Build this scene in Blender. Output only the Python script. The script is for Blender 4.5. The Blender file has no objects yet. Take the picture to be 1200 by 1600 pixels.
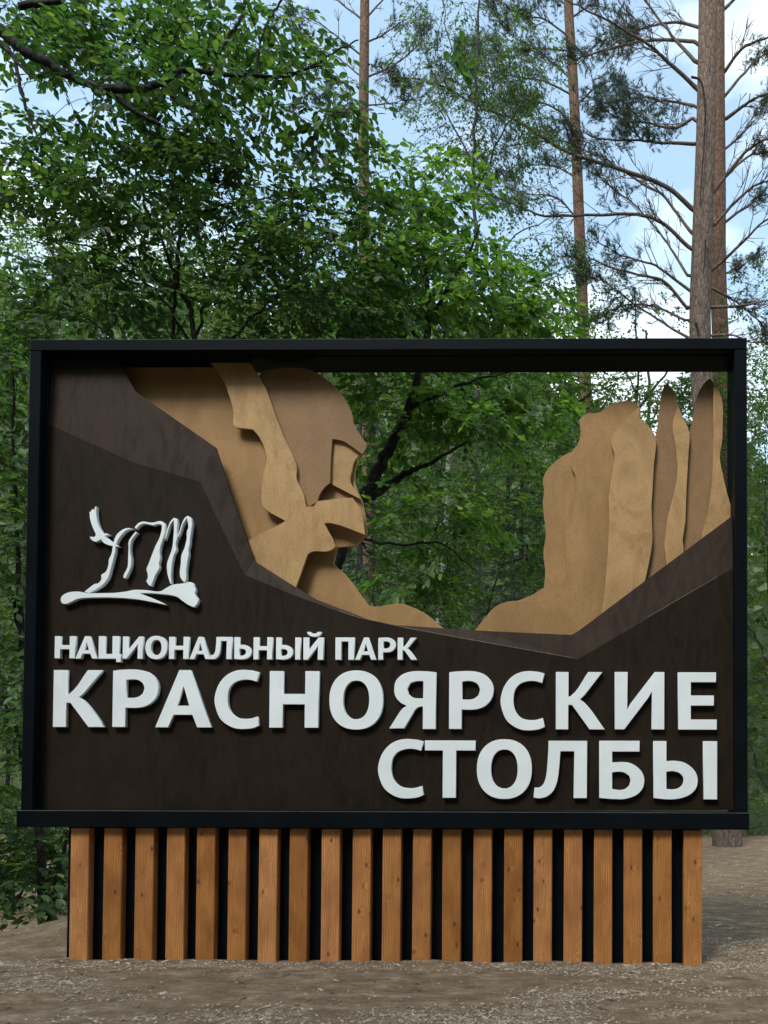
import bpy, math, random
import numpy as np
from mathutils import Matrix, Vector
random.seed(7)
rng = np.random.default_rng(7)
SC = bpy.context.scene
COL = SC.collection

# ------------------------------------------------------------------ camera
F, D, EYE = 1300.0, 5.6, 1.236           # focal length in photo pixels, metres to the sign, eye height
YAW, PITCH, ROLL = -0.010599, 0.025804, 0.0031445
PPX, PPY = 898.2, 1184.25                # principal point (shifted lens) in the 1200x1600 photo
fwd = np.array([math.sin(YAW)*math.cos(PITCH), math.cos(YAW)*math.cos(PITCH), math.sin(PITCH)])
rt0 = np.array([math.cos(YAW), -math.sin(YAW), 0.0])
up0 = np.cross(rt0, fwd)
RT = math.cos(ROLL)*rt0 + math.sin(ROLL)*up0
UP = -math.sin(ROLL)*rt0 + math.cos(ROLL)*up0
CAM = np.array([0.0, -D, EYE])
cd = bpy.data.cameras.new('camera'); cam = bpy.data.objects.new('camera', cd); COL.objects.link(cam)
cam.matrix_world = Matrix(((RT[0], UP[0], -fwd[0], CAM[0]), (RT[1], UP[1], -fwd[1], CAM[1]),
                           (RT[2], UP[2], -fwd[2], CAM[2]), (0, 0, 0, 1)))
cd.sensor_fit = 'HORIZONTAL'; cd.sensor_width = 36.0; cd.lens = F/1200*36.0
cd.shift_x = (600-PPX)/1200; cd.shift_y = (PPY-800)/1200
cd.clip_start = 0.05; cd.clip_end = 1000
SC.camera = cam
SC.render.resolution_x, SC.render.resolution_y = 768, 1024

# ------------------------------------------------------------------ sky, sun, exposure
SUN_EL, SUN_AZ = math.radians(50), math.radians(205)   # azimuth clockwise from +Y (the view direction)
w = bpy.data.worlds.new('World'); SC.world = w; w.use_nodes = True
nt = w.node_tree; nt.nodes.clear()
N, L = nt.nodes.new, nt.links.new
out = N('ShaderNodeOutputWorld'); bg = N('ShaderNodeBackground'); bg.inputs['Strength'].default_value = 0.15
sky = N('ShaderNodeTexSky'); sky.sky_type = 'NISHITA'; sky.sun_disc = False
sky.sun_elevation = SUN_EL; sky.sun_rotation = SUN_AZ; sky.air_density = 1.0; sky.dust_density = 0.8; sky.ozone_density = 0.2
tc = N('ShaderNodeTexCoord'); mp = N('ShaderNodeMapping'); mp.inputs['Scale'].default_value = (1, 1, 2.0)
mp.inputs['Location'].default_value = (3.1, 0.4, 1.7)
no = N('ShaderNodeTexNoise'); no.inputs['Scale'].default_value = 3.0; no.inputs['Detail'].default_value = 6; no.inputs['Roughness'].default_value = 0.55
cr = N('ShaderNodeValToRGB'); cr.color_ramp.elements[0].color = (0.2, 0.2, 0.2, 1); cr.color_ramp.elements[0].position = 0.44; cr.color_ramp.elements[1].position = 0.64
mx = N('ShaderNodeMix'); mx.data_type = 'RGBA'; mx.inputs['B'].default_value = (4.6, 5.0, 5.2, 1)
L(tc.outputs['Generated'], mp.inputs['Vector']); L(mp.outputs[0], no.inputs['Vector']); L(no.outputs[0], cr.inputs[0])
L(cr.outputs[0], mx.inputs['Factor']); tn = N('ShaderNodeMix'); tn.data_type = 'RGBA'; tn.blend_type = 'MULTIPLY'; tn.inputs['Factor'].default_value = 1.0; tn.inputs['B'].default_value = (0.78, 1.02, 0.97, 1)
L(sky.outputs[0], tn.inputs['A']); L(tn.outputs['Result'], mx.inputs['A']); L(mx.outputs['Result'], bg.inputs['Color']); L(bg.outputs[0], out.inputs[0])
sl = bpy.data.lights.new('sun', 'SUN'); sl.energy = 1.35; sl.angle = math.radians(18); sl.color = (1, 0.97, 0.92)
sun = bpy.data.objects.new('sun', sl); COL.objects.link(sun)
sd = Vector((math.sin(SUN_AZ)*math.cos(SUN_EL), math.cos(SUN_AZ)*math.cos(SUN_EL), math.sin(SUN_EL)))
sun.rotation_euler = sd.to_track_quat('Z', 'Y').to_euler()
SC.view_settings.view_transform = 'Standard'; SC.view_settings.look = 'None'
SC.view_settings.exposure = 1.2; SC.view_settings.gamma = 1.0; SC.view_settings.use_curve_mapping = False
SC.render.engine = 'CYCLES'

# ------------------------------------------------------------------ helpers
def pix(px, py, Y):
    """the place at depth Y (metres behind the sign's front) that the photo shows at a pixel"""
    v = (px-PPX)/F*RT + (PPY-py)/F*UP + fwd
    return CAM + v*((Y+D)/v[1])
def project(P):
    q = np.asarray(P) - CAM
    a, b, c = q@RT, q@UP, q@fwd
    return PPX + F*a/c, PPY - F*b/c, c
def tag(o, label=None, cat=None, group=None, kind=None):
    for k, v in (('label', label), ('category', cat), ('group', group), ('kind', kind)):
        if v: o[k] = v
    return o
def link(name, me, parent=None, mat=None):
    o = bpy.data.objects.new(name, me); COL.objects.link(o)
    if mat and not me.materials: me.materials.append(mat)
    if parent:
        o.parent = parent; o.matrix_parent_inverse = Matrix.Translation(-parent.location)
    return o
def empty(name, loc):
    o = bpy.data.objects.new(name, None); COL.objects.link(o); o.location = Vector(loc); o.empty_display_size = 0.2
    return o
def mesh_np(name, V, Fc, smooth=False):
    """V (n,3); Fc: list of (m,k) int arrays"""
    me = bpy.data.meshes.new(name)
    V = np.ascontiguousarray(V, dtype=np.float32)
    Fc = [np.asarray(f, dtype=np.int32) for f in Fc if len(f)]
    tot = np.concatenate([np.full(len(f), f.shape[1], np.int32) for f in Fc])
    idx = np.concatenate([f.ravel() for f in Fc])
    me.vertices.add(len(V)); me.vertices.foreach_set('co', V.ravel())
    me.loops.add(len(idx)); me.loops.foreach_set('vertex_index', idx)
    me.polygons.add(len(tot)); st = np.zeros(len(tot), np.int32); st[1:] = np.cumsum(tot)[:-1]
    me.polygons.foreach_set('loop_start', st); me.polygons.foreach_set('loop_total', tot)
    me.polygons.foreach_set('use_smooth', np.full(len(tot), smooth))
    me.update(calc_edges=True); me.validate()
    return me
def box_mesh(name, x0, x1, y0, y1, z0, z1, b=0.004):
    """bevelled box: 24 corner vertices"""
    V, q = [], {}
    for i, x in enumerate((x0, x1)):
        for j, y in enumerate((y0, y1)):
            for k, z in enumerate((z0, z1)):
                sx, sy, sz = (b if i == 0 else -b), (b if j == 0 else -b), (b if k == 0 else -b)
                for a, p in enumerate(((x, y+sy, z+sz), (x+sx, y, z+sz), (x+sx, y+sy, z))):
                    q[i, j, k, a] = len(V); V.append(p)
    Fq, Ft = [], []
    for i in (0, 1): Fq.append([q[i, 0, 0, 0], q[i, 0, 1, 0], q[i, 1, 1, 0], q[i, 1, 0, 0]][::1 if i == 0 else -1])
    for j in (0, 1): Fq.append([q[0, j, 0, 1], q[1, j, 0, 1], q[1, j, 1, 1], q[0, j, 1, 1]][::1 if j == 0 else -1])
    for k in (0, 1): Fq.append([q[0, 0, k, 2], q[0, 1, k, 2], q[1, 1, k, 2], q[1, 0, k, 2]][::1 if k == 0 else -1])
    for i in (0, 1):
        for j in (0, 1): Fq.append([q[i, j, 0, 0], q[i, j, 1, 0], q[i, j, 1, 1], q[i, j, 0, 1]])
        for k in (0, 1): Fq.append([q[i, 0, k, 0], q[i, 1, k, 0], q[i, 1, k, 2], q[i, 0, k, 2]])
    for j in (0, 1):
        for k in (0, 1): Fq.append([q[0, j, k, 1], q[1, j, k, 1], q[1, j, k, 2], q[0, j, k, 2]])
    for i in (0, 1):
        for j in (0, 1):
            for k in (0, 1): Ft.append([q[i, j, k, 0], q[i, j, k, 1], q[i, j, k, 2]])
    me = bpy.data.meshes.new(name); me.from_pydata(V, [], Fq+Ft)
    import bmesh
    bm = bmesh.new(); bm.from_mesh(me); bmesh.ops.recalc_face_normals(bm, faces=bm.faces); bm.to_mesh(me); bm.free()
    return me
def smooth_poly(pts, corner=50, n=5):
    """Hermite resampling that keeps sharp corners"""
    P = np.array(pts, float); m = len(P)
    if m < 3: return P
    T = np.zeros_like(P)
    for i in range(m):
        a, b = P[i]-P[i-1], P[(i+1) % m]-P[i]
        la, lb = np.hypot(*a)+1e-9, np.hypot(*b)+1e-9
        ang = math.degrees(math.acos(max(-1, min(1, float(a@b)/(la*lb)))))
        if ang < corner:
            t = a/la+b/lb; T[i] = t/(np.hypot(*t)+1e-9)
    outp = []
    for i in range(m):
        p, q, t0, t1 = P[i], P[(i+1) % m], T[i], T[(i+1) % m]
        ln = np.hypot(*(q-p)); d0 = (q-p)/(ln+1e-9)
        straight = (t0@d0 > 0.995 or not t0.any()) and (t1@d0 > 0.995 or not t1.any())
        for s in ([0] if straight else np.arange(n)/n):
            h0, h1, h2, h3 = 2*s**3-3*s**2+1, s**3-2*s**2+s, -2*s**3+3*s**2, s**3-s**2
            a0 = t0 if t0.any() else d0; a1 = t1 if t1.any() else d0
            outp.append(h0*p+h1*ln*a0+h2*q+h3*ln*a1)
    return np.array(outp)
def plate_mesh(name, loops, Yf, thick, bevel=0.0015, inset=0.0):
    """loops: outlines in world (X,Z); front face at depth Yf, extruded backwards"""
    cu = bpy.data.curves.new('c', 'CURVE'); cu.dimensions = '2D'; cu.fill_mode = 'BOTH'
    cu.extrude = thick/2-bevel; cu.bevel_depth = bevel; cu.bevel_resolution = 0; cu.offset = -bevel-inset
    for lp in loops:
        s = cu.splines.new('POLY'); s.points.add(len(lp)-1); s.use_cyclic_u = True
        for p, v in zip(s.points, lp): p.co = (v[0], v[1], 0, 1)
    o = bpy.data.objects.new('c', cu); COL.objects.link(o)
    dg = bpy.context.evaluated_depsgraph_get(); dg.update()
    me = bpy.data.meshes.new_from_object(o.evaluated_get(dg))
    bpy.data.objects.remove(o); bpy.data.curves.remove(cu)
    me.name = name
    n = len(me.vertices); c = np.zeros(n*3, np.float32); me.vertices.foreach_get('co', c); c = c.reshape(-1, 3)
    v = np.stack([c[:, 0], Yf+thick/2-c[:, 2], c[:, 1]], 1)
    me.vertices.foreach_set('co', v.ravel().astype(np.float32)); me.update()
    return me
def px_plate(name, pts, Yf, thick, mat, parent, corner=50, bevel=0.0015, holes=(), inset=0.0):
    loops = []
    for lp in (pts,)+tuple(holes):
        s = smooth_poly(lp, corner)
        loops.append([(lambda p: (p[0], p[2]))(pix(x, y, Yf)) for x, y in s])
    return link(name, plate_mesh(name, loops, Yf, thick, bevel, inset), parent, mat)
# value noise
_lat = rng.random((64, 64))
def vnoise(x, y, sc):
    x = np.asarray(x)*sc+1000; y = np.asarray(y)*sc+1000
    xi, yi = np.floor(x).astype(int), np.floor(y).astype(int); fx, fy = x-xi, y-yi
    fx = fx*fx*(3-2*fx); fy = fy*fy*(3-2*fy)
    g = lambda a, b: _lat[a % 64, b % 64]
    return (g(xi, yi)*(1-fx)+g(xi+1, yi)*fx)*(1-fy)+(g(xi, yi+1)*(1-fx)+g(xi+1, yi+1)*fx)*fy-0.5
def sstep(a, b, x):
    t = np.clip((x-a)/(b-a), 0, 1); return t*t*(3-2*t)

# ------------------------------------------------------------------ materials
def mat(name):
    m = bpy.data.materials.new(name); m.use_nodes = True
    t = m.node_tree; t.nodes.clear()
    o = t.nodes.new('ShaderNodeOutputMaterial'); p = t.nodes.new('ShaderNodeBsdfPrincipled'); t.links.new(p.outputs[0], o.inputs[0])
    return m, t, p, o
def nodes(t): return t.nodes.new, t.links.new
def coords(t, scale=(1, 1, 1), rand=False, kind='Object'):
    n, l = nodes(t)
    c = n('ShaderNodeTexCoord'); m = n('ShaderNodeMapping'); m.inputs['Scale'].default_value = scale
    src = c.outputs[kind]
    if rand:
        oi = n('ShaderNodeObjectInfo'); v = n('ShaderNodeVectorMath'); v.operation = 'MULTIPLY_ADD'
        v.inputs[1].default_value = (17.3, 29.1, 41.7)
        l(oi.outputs['Random'], v.inputs[0]); l(src, v.inputs[2]); src = v.outputs[0]
    l(src, m.inputs['Vector']); return m.outputs[0]
def noise(t, vec, scale, detail=4, rough=0.55, dist=0):
    n, l = nodes(t); x = n('ShaderNodeTexNoise'); x.inputs['Scale'].default_value = scale; x.inputs['Detail'].default_value = detail
    x.inputs['Roughness'].default_value = rough; x.inputs['Distortion'].default_value = dist; l(vec, x.inputs['Vector']); return x.outputs[0]
def ramp(t, fac, stops):
    n, l = nodes(t); r = n('ShaderNodeValToRGB'); e = r.color_ramp.elements
    while len(e) < len(stops): e.new(0.5)
    for el, (p, c) in zip(e, stops): el.position = p; el.color = (*c, 1) if len(c) == 3 else c
    l(fac, r.inputs[0]); return r.outputs[0]
def mixc(t, fac, a, b, mode='MIX'):
    n, l = nodes(t); m = n('ShaderNodeMix'); m.data_type = 'RGBA'; m.blend_type = mode
    for k, v in (('Factor', fac), ('A', a), ('B', b)):
        i = m.inputs[k]
        if isinstance(v, (int, float)): i.default_value = v
        elif isinstance(v, tuple): i.default_value = (*v, 1)
        else: l(v, i)
    return m.outputs['Result']
def bump(t, p, h, strength, dist=0.01):
    n, l = nodes(t); b = n('ShaderNodeBump'); b.inputs['Strength'].default_value = strength; b.inputs['Distance'].default_value = dist
    l(h, b.inputs['Height']); l(b.outputs[0], p.inputs['Normal'])
G3 = lambda v: (v, v, v)

def make_frame_mat():
    m, t, p, o = mat('black_satin_paint'); v = coords(t)
    a = noise(t, v, 2.5, 4); f = noise(t, v, 60, 3)
    c = ramp(t, a, [(0.3, (0.0022, 0.0036, 0.0052)), (0.7, (0.0042, 0.0066, 0.0092))])
    t.links.new(c, p.inputs['Base Color']); t.links.new(ramp(t, f, [(0.3, G3(0.38)), (0.7, G3(0.55))]), p.inputs['Roughness']); p.inputs['Specular IOR Level'].default_value = 0.05
    bump(t, p, f, 0.08, 0.002); return m
def make_brown(name, c0, c1):
    m, t, p, o = mat(name)
    v = coords(t, (1, 1, 1)); g = coords(t, (1.2, 1, 0.35))
    big = noise(t, v, 1.6, 3); grain = noise(t, g, 7, 6, 0.6, 1.8); fine = noise(t, coords(t, (1, 1, .12)), 120, 2)
    c = ramp(t, grain, [(0.36, c0), (0.52, c1), (0.56, tuple(x*1.2 for x in c1)), (0.72, c0)])
    c = mixc(t, ramp(t, big, [(0.35, G3(0)), (0.7, G3(0.55))]), c, tuple(x*1.45 for x in c1))
    c = mixc(t, 0.25, c, fine, 'OVERLAY')
    t.links.new(c, p.inputs['Base Color']); p.inputs['Roughness'].default_value = 0.6; p.inputs['Specular IOR Level'].default_value = 0.10
    bump(t, p, grain, 0.06, 0.002); return m
def make_tan(name, c0, c1, whorl):
    m, t, p, o = mat(name)
    v = coords(t, rand=True); g = coords(t, (1.0, 1, 0.5), rand=True)
    big = noise(t, v, 2.2, 3, 0.5); wh = noise(t, g, 3.0, 5, 0.6, 2.6 if whorl else 0.8)
    fine = noise(t, coords(t, (1, 1, 0.3)), 210, 2, 0.7)
    c = ramp(t, wh, [(0.33, c0), (0.5, c1), (0.56, tuple(x*1.12 for x in c1)), (0.75, c0)])
    c = mixc(t, ramp(t, big, [(0.3, G3(0.0)), (0.75, G3(0.5))]), c, tuple(x*0.72 for x in c0))
    c = mixc(t, 0.42, c, fine, 'OVERLAY')
    t.links.new(c, p.inputs['Base Color']); p.inputs['Roughness'].default_value = 0.62; p.inputs['Specular IOR Level'].default_value = 0.25
    bump(t, p, fine, 0.12, 0.002); return m
def make_white():
    m, t, p, o = mat('white_letter_plastic'); v = coords(t)
    f = noise(t, v, 180, 2); b = noise(t, v, 6, 4)
    c = ramp(t, b, [(0.3, (0.70, 0.745, 0.765)), (0.7, (0.77, 0.81, 0.825))])
    t.links.new(c, p.inputs['Base Color']); p.inputs['Roughness'].default_value = 0.6; bump(t, p, f, 0.12, 0.001); return m
def make_slat():
    m, t, p, o = mat('orange_stained_pine'); n, l = nodes(t)
    v = coords(t, (1, 1, 1), rand=True)
    # knots: sparse voronoi cells, rings drawn around them bend the grain
    kv = coords(t, (13, 13, 6.5), rand=True)
    vo = n('ShaderNodeTexVoronoi'); vo.inputs['Scale'].default_value = 1.0; vo.inputs['Randomness'].default_value = 0.9; l(kv, vo.inputs['Vector'])
    gv = coords(t, (1, 1, 0.07), rand=True)
    warp = n('ShaderNodeMath'); warp.operation = 'MULTIPLY'; l(ramp(t, vo.outputs['Distance'], [(0.0, G3(1)), (0.42, G3(0))]), warp.inputs[0]); warp.inputs[1].default_value = 0.035
    av = n('ShaderNodeVectorMath'); av.operation = 'ADD'; l(gv, av.inputs[0]); l(warp.outputs[0], av.inputs[1])
    wv = n('ShaderNodeTexWave'); wv.wave_type = 'BANDS'; wv.bands_direction = 'X'; wv.inputs['Scale'].default_value = 26; wv.inputs['Distortion'].default_value = 5.5
    wv.inputs['Detail'].default_value = 3; wv.inputs['Detail Scale'].default_value = 1.2; l(av.outputs[0], wv.inputs['Vector'])
    fib = noise(t, coords(t, (1, 1, 0.03), rand=True), 160, 3, 0.6)
    blot = noise(t, coords(t, (1.5, 1.5, 0.7), rand=True), 5, 4)
    c = ramp(t, wv.outputs['Fac'], [(0.0, (0.47, 0.205, 0.062)), (0.55, (0.42, 0.172, 0.048)), (1.0, (0.31, 0.115, 0.029))])
    c = mixc(t, ramp(t, blot, [(0.4, G3(0)), (0.68, G3(0.9))]), c, (0.255, 0.092, 0.024))
    c = mixc(t, 0.5, c, fib, 'OVERLAY')
    kn = ramp(t, vo.outputs['Distance'], [(0.0, G3(1)), (0.07, G3(0.9)), (0.12, G3(0.25)), (0.2, G3(0.0))])
    c = mixc(t, kn, c, (0.075, 0.022, 0.008))
    oi = n('ShaderNodeObjectInfo'); hs = n('ShaderNodeHueSaturation'); l(c, hs.inputs['Color'])
    mr = n('ShaderNodeMapRange'); l(oi.outputs['Random'], mr.inputs['Value']); mr.inputs['To Min'].default_value = 0.76; mr.inputs['To Max'].default_value = 1.2
    l(mr.outputs[0], hs.inputs['Value']); mr2 = n('ShaderNodeMapRange'); l(oi.outputs['Random'], mr2.inputs['Value']); mr2.inputs['To Min'].default_value = 1.06; mr2.inputs['To Max'].default_value = 0.97
    l(mr2.outputs[0], hs.inputs['Saturation'])
    l(hs.outputs[0], p.inputs['Base Color']); p.inputs['Roughness'].default_value = 0.55; bump(t, p, fib, 0.15, 0.002); return m
def make_ground():
    m, t, p, o = mat('trodden_earth'); v = coords(t)
    n, l = nodes(t)
    big = noise(t, v, 0.9, 4); mid = noise(t, coords(t, (0.75, 1.25, 1)), 6.0, 8, 0.7); fine = noise(t, v, 48, 6, 0.75); vf = noise(t, v, 190, 3, 0.7)
    c = ramp(t, mid, [(0.30, (0.095, 0.064, 0.038)), (0.45, (0.165, 0.115, 0.071)), (0.56, (0.24, 0.176, 0.116)), (0.68, (0.40, 0.315, 0.22))])
    c = mixc(t, ramp(t, big, [(0.35, G3(0.0)), (0.65, G3(0.5))]), c, (0.17, 0.118, 0.074))
    c = mixc(t, 0.75, c, fine, 'OVERLAY')
    c = mixc(t, ramp(t, vf, [(0.60, G3(0)), (0.72, G3(0.6))]), c, (0.36, 0.305, 0.235))
    # leaf litter and moss under the trees
    sx = n('ShaderNodeSeparateXYZ'); l(v, sx.inputs[0])
    mr = n('ShaderNodeMapRange'); l(sx.outputs['Y'], mr.inputs['Value']); mr.inputs['From Min'].default_value = 11.5; mr.inputs['From Max'].default_value = 14
    c = mixc(t, mr.outputs[0], c, ramp(t, mid, [(0.35, (0.03, 0.045, 0.015)), (0.65, (0.07, 0.085, 0.03))]))
    l(c, p.inputs['Base Color']); p.inputs['Roughness'].default_value = 0.95; p.inputs['Specular IOR Level'].default_value = 0.15
    ad = n('ShaderNodeMath'); ad.operation = 'ADD'; l(fine, ad.inputs[0]); l(vf, ad.inputs[1])
    bump(t, p, ad.outputs[0], 0.7, 0.02); return m
def make_gravel():
    m, t, p, o = mat('pale_gravel'); n, l = nodes(t)
    g = n('ShaderNodeNewGeometry')
    c = ramp(t, g.outputs['Random Per Island'], [(0, (0.12, 0.09, 0.062)), (0.5, (0.25, 0.20, 0.145)), (0.9, (0.34, 0.28, 0.21)), (1, (0.46, 0.40, 0.32))])
    l(c, p.inputs['Base Color']); p.inputs['Roughness'].default_value = 0.9; return m
def make_bark(name, stops, sc=(6, 6, 1.6), height=None, rough=0.9, strength=0.8):
    m, t, p, o = mat(name); n, l = nodes(t)
    v = coords(t, sc); a = noise(t, v, 3.0, 6, 0.65, 0.6)
    vo = n('ShaderNodeTexVoronoi'); vo.feature = 'DISTANCE_TO_EDGE'; vo.inputs['Scale'].default_value = 3.2; l(coords(t, sc), vo.inputs['Vector'])
    c = ramp(t, a, stops)
    if height:
        z0, z1, up = height
        gp = n('ShaderNodeNewGeometry'); sx = n('ShaderNodeSeparateXYZ'); l(gp.outputs['Position'], sx.inputs[0])
        mr = n('ShaderNodeMapRange'); l(sx.outputs['Z'], mr.inputs['Value']); mr.inputs['From Min'].default_value = z0; mr.inputs['From Max'].default_value = z1
        c = mixc(t, mr.outputs[0], c, ramp(t, a, up))
    cr_ = ramp(t, vo.outputs['Distance'], [(0.0, G3(0.45)), (0.12, G3(1))])
    c = mixc(t, 1.0, c, cr_, 'MULTIPLY')
    l(c, p.inputs['Base Color']); p.inputs['Roughness'].default_value = rough; p.inputs['Specular IOR Level'].default_value = 0.2
    bump(t, p, vo.outputs['Distance'], strength, 0.03); return m
def make_leaf(name, stops, trans=0.4, tcol=1.6, rough=0.5):
    m, t, p, o = mat(name); n, l = nodes(t)
    g = n('ShaderNodeNewGeometry'); oi = n('ShaderNodeObjectInfo')
    ad = n('ShaderNodeMath'); ad.operation = 'ADD'; l(g.outputs['Random Per Island'], ad.inputs[0]); l(oi.outputs['Random'], ad.inputs[1])
    fr = n('ShaderNodeMath'); fr.operation = 'FRACT'; l(ad.outputs[0], fr.inputs[0])
    c = ramp(t, fr.outputs[0], stops)
    l(c, p.inputs['Base Color']); p.inputs['Roughness'].default_value = rough; p.inputs['Specular IOR Level'].default_value = 0.4
    tr = n('ShaderNodeBsdfTranslucent'); l(mixc(t, 1.0, c, (1.25*tcol, 1.3*tcol, 0.55*tcol), 'MULTIPLY'), tr.inputs['Color'])
    ms = n('ShaderNodeMixShader'); ms.inputs[0].default_value = trans; l(p.outputs[0], ms.inputs[1]); l(tr.outputs[0], ms.inputs[2]); l(ms.outputs[0], o.inputs[0])
    return m
M = {
 'frame': make_frame_mat(),
 'brown_dark': make_brown('dark_brown_stained_plywood', (0.0098, 0.0064, 0.0040), (0.0165, 0.0108, 0.0070)),
 'brown_mid': make_brown('mid_brown_stained_plywood', (0.0215, 0.0138, 0.0100), (0.034, 0.0218, 0.0162)),
 'tan_light': make_tan('light_tan_stained_plywood', (0.34, 0.195, 0.080), (0.43, 0.265, 0.118), True),
 'tan_mid': make_tan('mid_tan_stained_plywood', (0.285, 0.158, 0.062), (0.34, 0.195, 0.080), False),
 'tan_dark': make_tan('deep_tan_stained_plywood', (0.235, 0.135, 0.064), (0.27, 0.157, 0.075), False),
 'edge': make_brown('pale_brown_edge', (0.11, 0.085, 0.062), (0.16, 0.128, 0.098)),
 'edge_grey': make_brown('pale_grey_edge', (0.055, 0.058, 0.06), (0.10, 0.10, 0.10)),
 'white': make_white(), 'slat': make_slat(), 'ground': make_ground(), 'gravel': make_gravel(),
 'bark_dark': make_bark('dark_cherry_bark', [(0.3, (0.010, 0.009, 0.008)), (0.58, (0.034, 0.031, 0.027)), (0.75, (0.12, 0.115, 0.10))], (5, 5, 5), strength=0.4),
 'bark_grey': make_bark('grey_hazel_bark', [(0.3, (0.035, 0.032, 0.027)), (0.7, (0.095, 0.086, 0.072))], (4, 4, 3), strength=0.4),
 'bark_pine': make_bark('pine_bark', [(0.3, (0.070, 0.050, 0.040)), (0.7, (0.20, 0.150, 0.122))], (5.5, 5.5, 1.7), (9, 20, [(0.3, (0.13, 0.080, 0.056)), (0.7, (0.27, 0.165, 0.118))])),
 'bark_red': make_bark('orange_pine_bark', [(0.3, (0.095, 0.052, 0.034)), (0.7, (0.22, 0.125, 0.082))], (5.5, 5.5, 2.2)),
 'bark_limb': make_bark('pine_branch_bark', [(0.3, (0.07, 0.050, 0.039)), (0.7, (0.22, 0.155, 0.118))], (8, 8, 8), strength=0.4),
 'bark_birch': make_bark('birch_bark', [(0.32, (0.05, 0.045, 0.04)), (0.5, (0.42, 0.40, 0.36)), (0.8, (0.55, 0.53, 0.48))], (2, 2, 9), strength=0.2),
 'leaf_cherry': make_leaf('bird_cherry_leaf', [(0, (0.020, 0.050, 0.018)), (0.45, (0.036, 0.080, 0.025)), (0.85, (0.058, 0.112, 0.032)), (1, (0.12, 0.17, 0.05))], 0.48),
 'leaf_maple': make_leaf('fresh_green_leaf', [(0, (0.036, 0.085, 0.020)), (0.5, (0.062, 0.130, 0.028)), (0.9, (0.095, 0.175, 0.040)), (1, (0.16, 0.22, 0.06))], 0.5),
 'leaf_hazel': make_leaf('understory_leaf', [(0, (0.030, 0.068, 0.020)), (0.5, (0.053, 0.110, 0.030)), (0.92, (0.072, 0.13, 0.038)), (1, (0.15, 0.20, 0.09))], 0.48),
 'leaf_birch': make_leaf('birch_leaf', [(0, (0.036, 0.075, 0.026)), (0.5, (0.06, 0.112, 0.034)), (1, (0.10, 0.155, 0.048))], 0.46),
 'leaf_pale': make_leaf('pale_willow_leaf', [(0, (0.055, 0.105, 0.028)), (0.5, (0.085, 0.145, 0.042)), (1, (0.13, 0.195, 0.065))]),
 'needle': make_leaf('pine_needle', [(0, (0.016, 0.034, 0.022)), (0.5, (0.028, 0.052, 0.032)), (1, (0.05, 0.078, 0.042))], 0.12),
 'needle_dark': make_leaf('spruce_needle', [(0, (0.010, 0.022, 0.014)), (0.5, (0.017, 0.034, 0.021)), (1, (0.03, 0.05, 0.03))], 0.1),
 'leaf_far': make_leaf('far_wood_leaf', [(0, (0.045, 0.075, 0.028)), (0.5, (0.075, 0.115, 0.045)), (1, (0.12, 0.155, 0.07))], 0.3),
}

# ------------------------------------------------------------------ ground
def height(x, y):
    x = np.asarray(x, float); y = np.asarray(y, float)
    h = 0.035*vnoise(x, y*1.3, 0.7)+0.022*vnoise(x+7, y*1.8, 2.3)+0.012*vnoise(x+3, y*2, 6)+0.007*vnoise(x, y, 17)
    flat = np.exp(-((y-0.15)/0.5)**2)*((x > -4.2) & (x < 1.3))
    h = h*(1-0.75*flat)
    # low gravel ridge swept up against the foot of the sign
    h = h-0.018*np.exp(-((y-0.1)/0.3)**2)+0.030*np.exp(-((y-0.02)/0.09)**2)*sstep(-3.9, -3.5, x)*(1-sstep(0.9, 1.25, x))*(0.45+1.5*np.abs(vnoise(x, y, 2.6))+0.9*vnoise(x+9, y, 7))
    # mound behind the sign on the left, small heap far right
    h = h+0.27*np.exp(-((x+3.6)/0.55)**2-((y-1.05)/0.42)**2)*(1+0.5*vnoise(x, y, 3))
    h = h-0.75*sstep(0, 1.4, y-0.75-0.75*sstep(-4.9, -3.7, x))*(1-sstep(-2.2, -0.8, x))*(1-sstep(8, 14, y))
    h = h+0.55*np.exp(-((x-4.9)/0.9)**2-((y-11.2)/1.0)**2)
    h = h+0.10*np.exp(-((x-1.6)/0.5)**2-((y-0.5)/0.3)**2)
    far = sstep(14, 75, y)
    hill = (37-17*sstep(-22, 18, x))*far
    return h+hill+2.2*vnoise(x, y, 0.06)*sstep(13, 30, y)
def graded(lo, hi, step, lims):
    a = list(np.arange(lo, hi+1e-6, step)); s = step
    while a[-1] < lims[1]: s *= 1.18; a.append(a[-1]+s)
    s = step; b = []
    x = a[0]
    while x > lims[0]: s *= 1.18; x -= s; b.append(x)
    return np.array(b[::-1]+a)
gx = graded(-5.2, 3.2, 0.045, (-160, 160)); gy = graded(-2.4, 3.0, 0.045, (-30, 170))
GX, GY = np.meshgrid(gx, gy); GV = np.stack([GX, GY, height(GX, GY)], -1).reshape(-1, 3)
nx, ny = len(gx), len(gy); ii = (np.arange(ny-1)[:, None]*nx+np.arange(nx-1)[None]).ravel()
g = link('ground', mesh_np('ground', GV, [np.stack([ii, ii+1, ii+nx+1, ii+nx], 1)], True), None, M['ground'])
tag(g, kind='structure')

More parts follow.
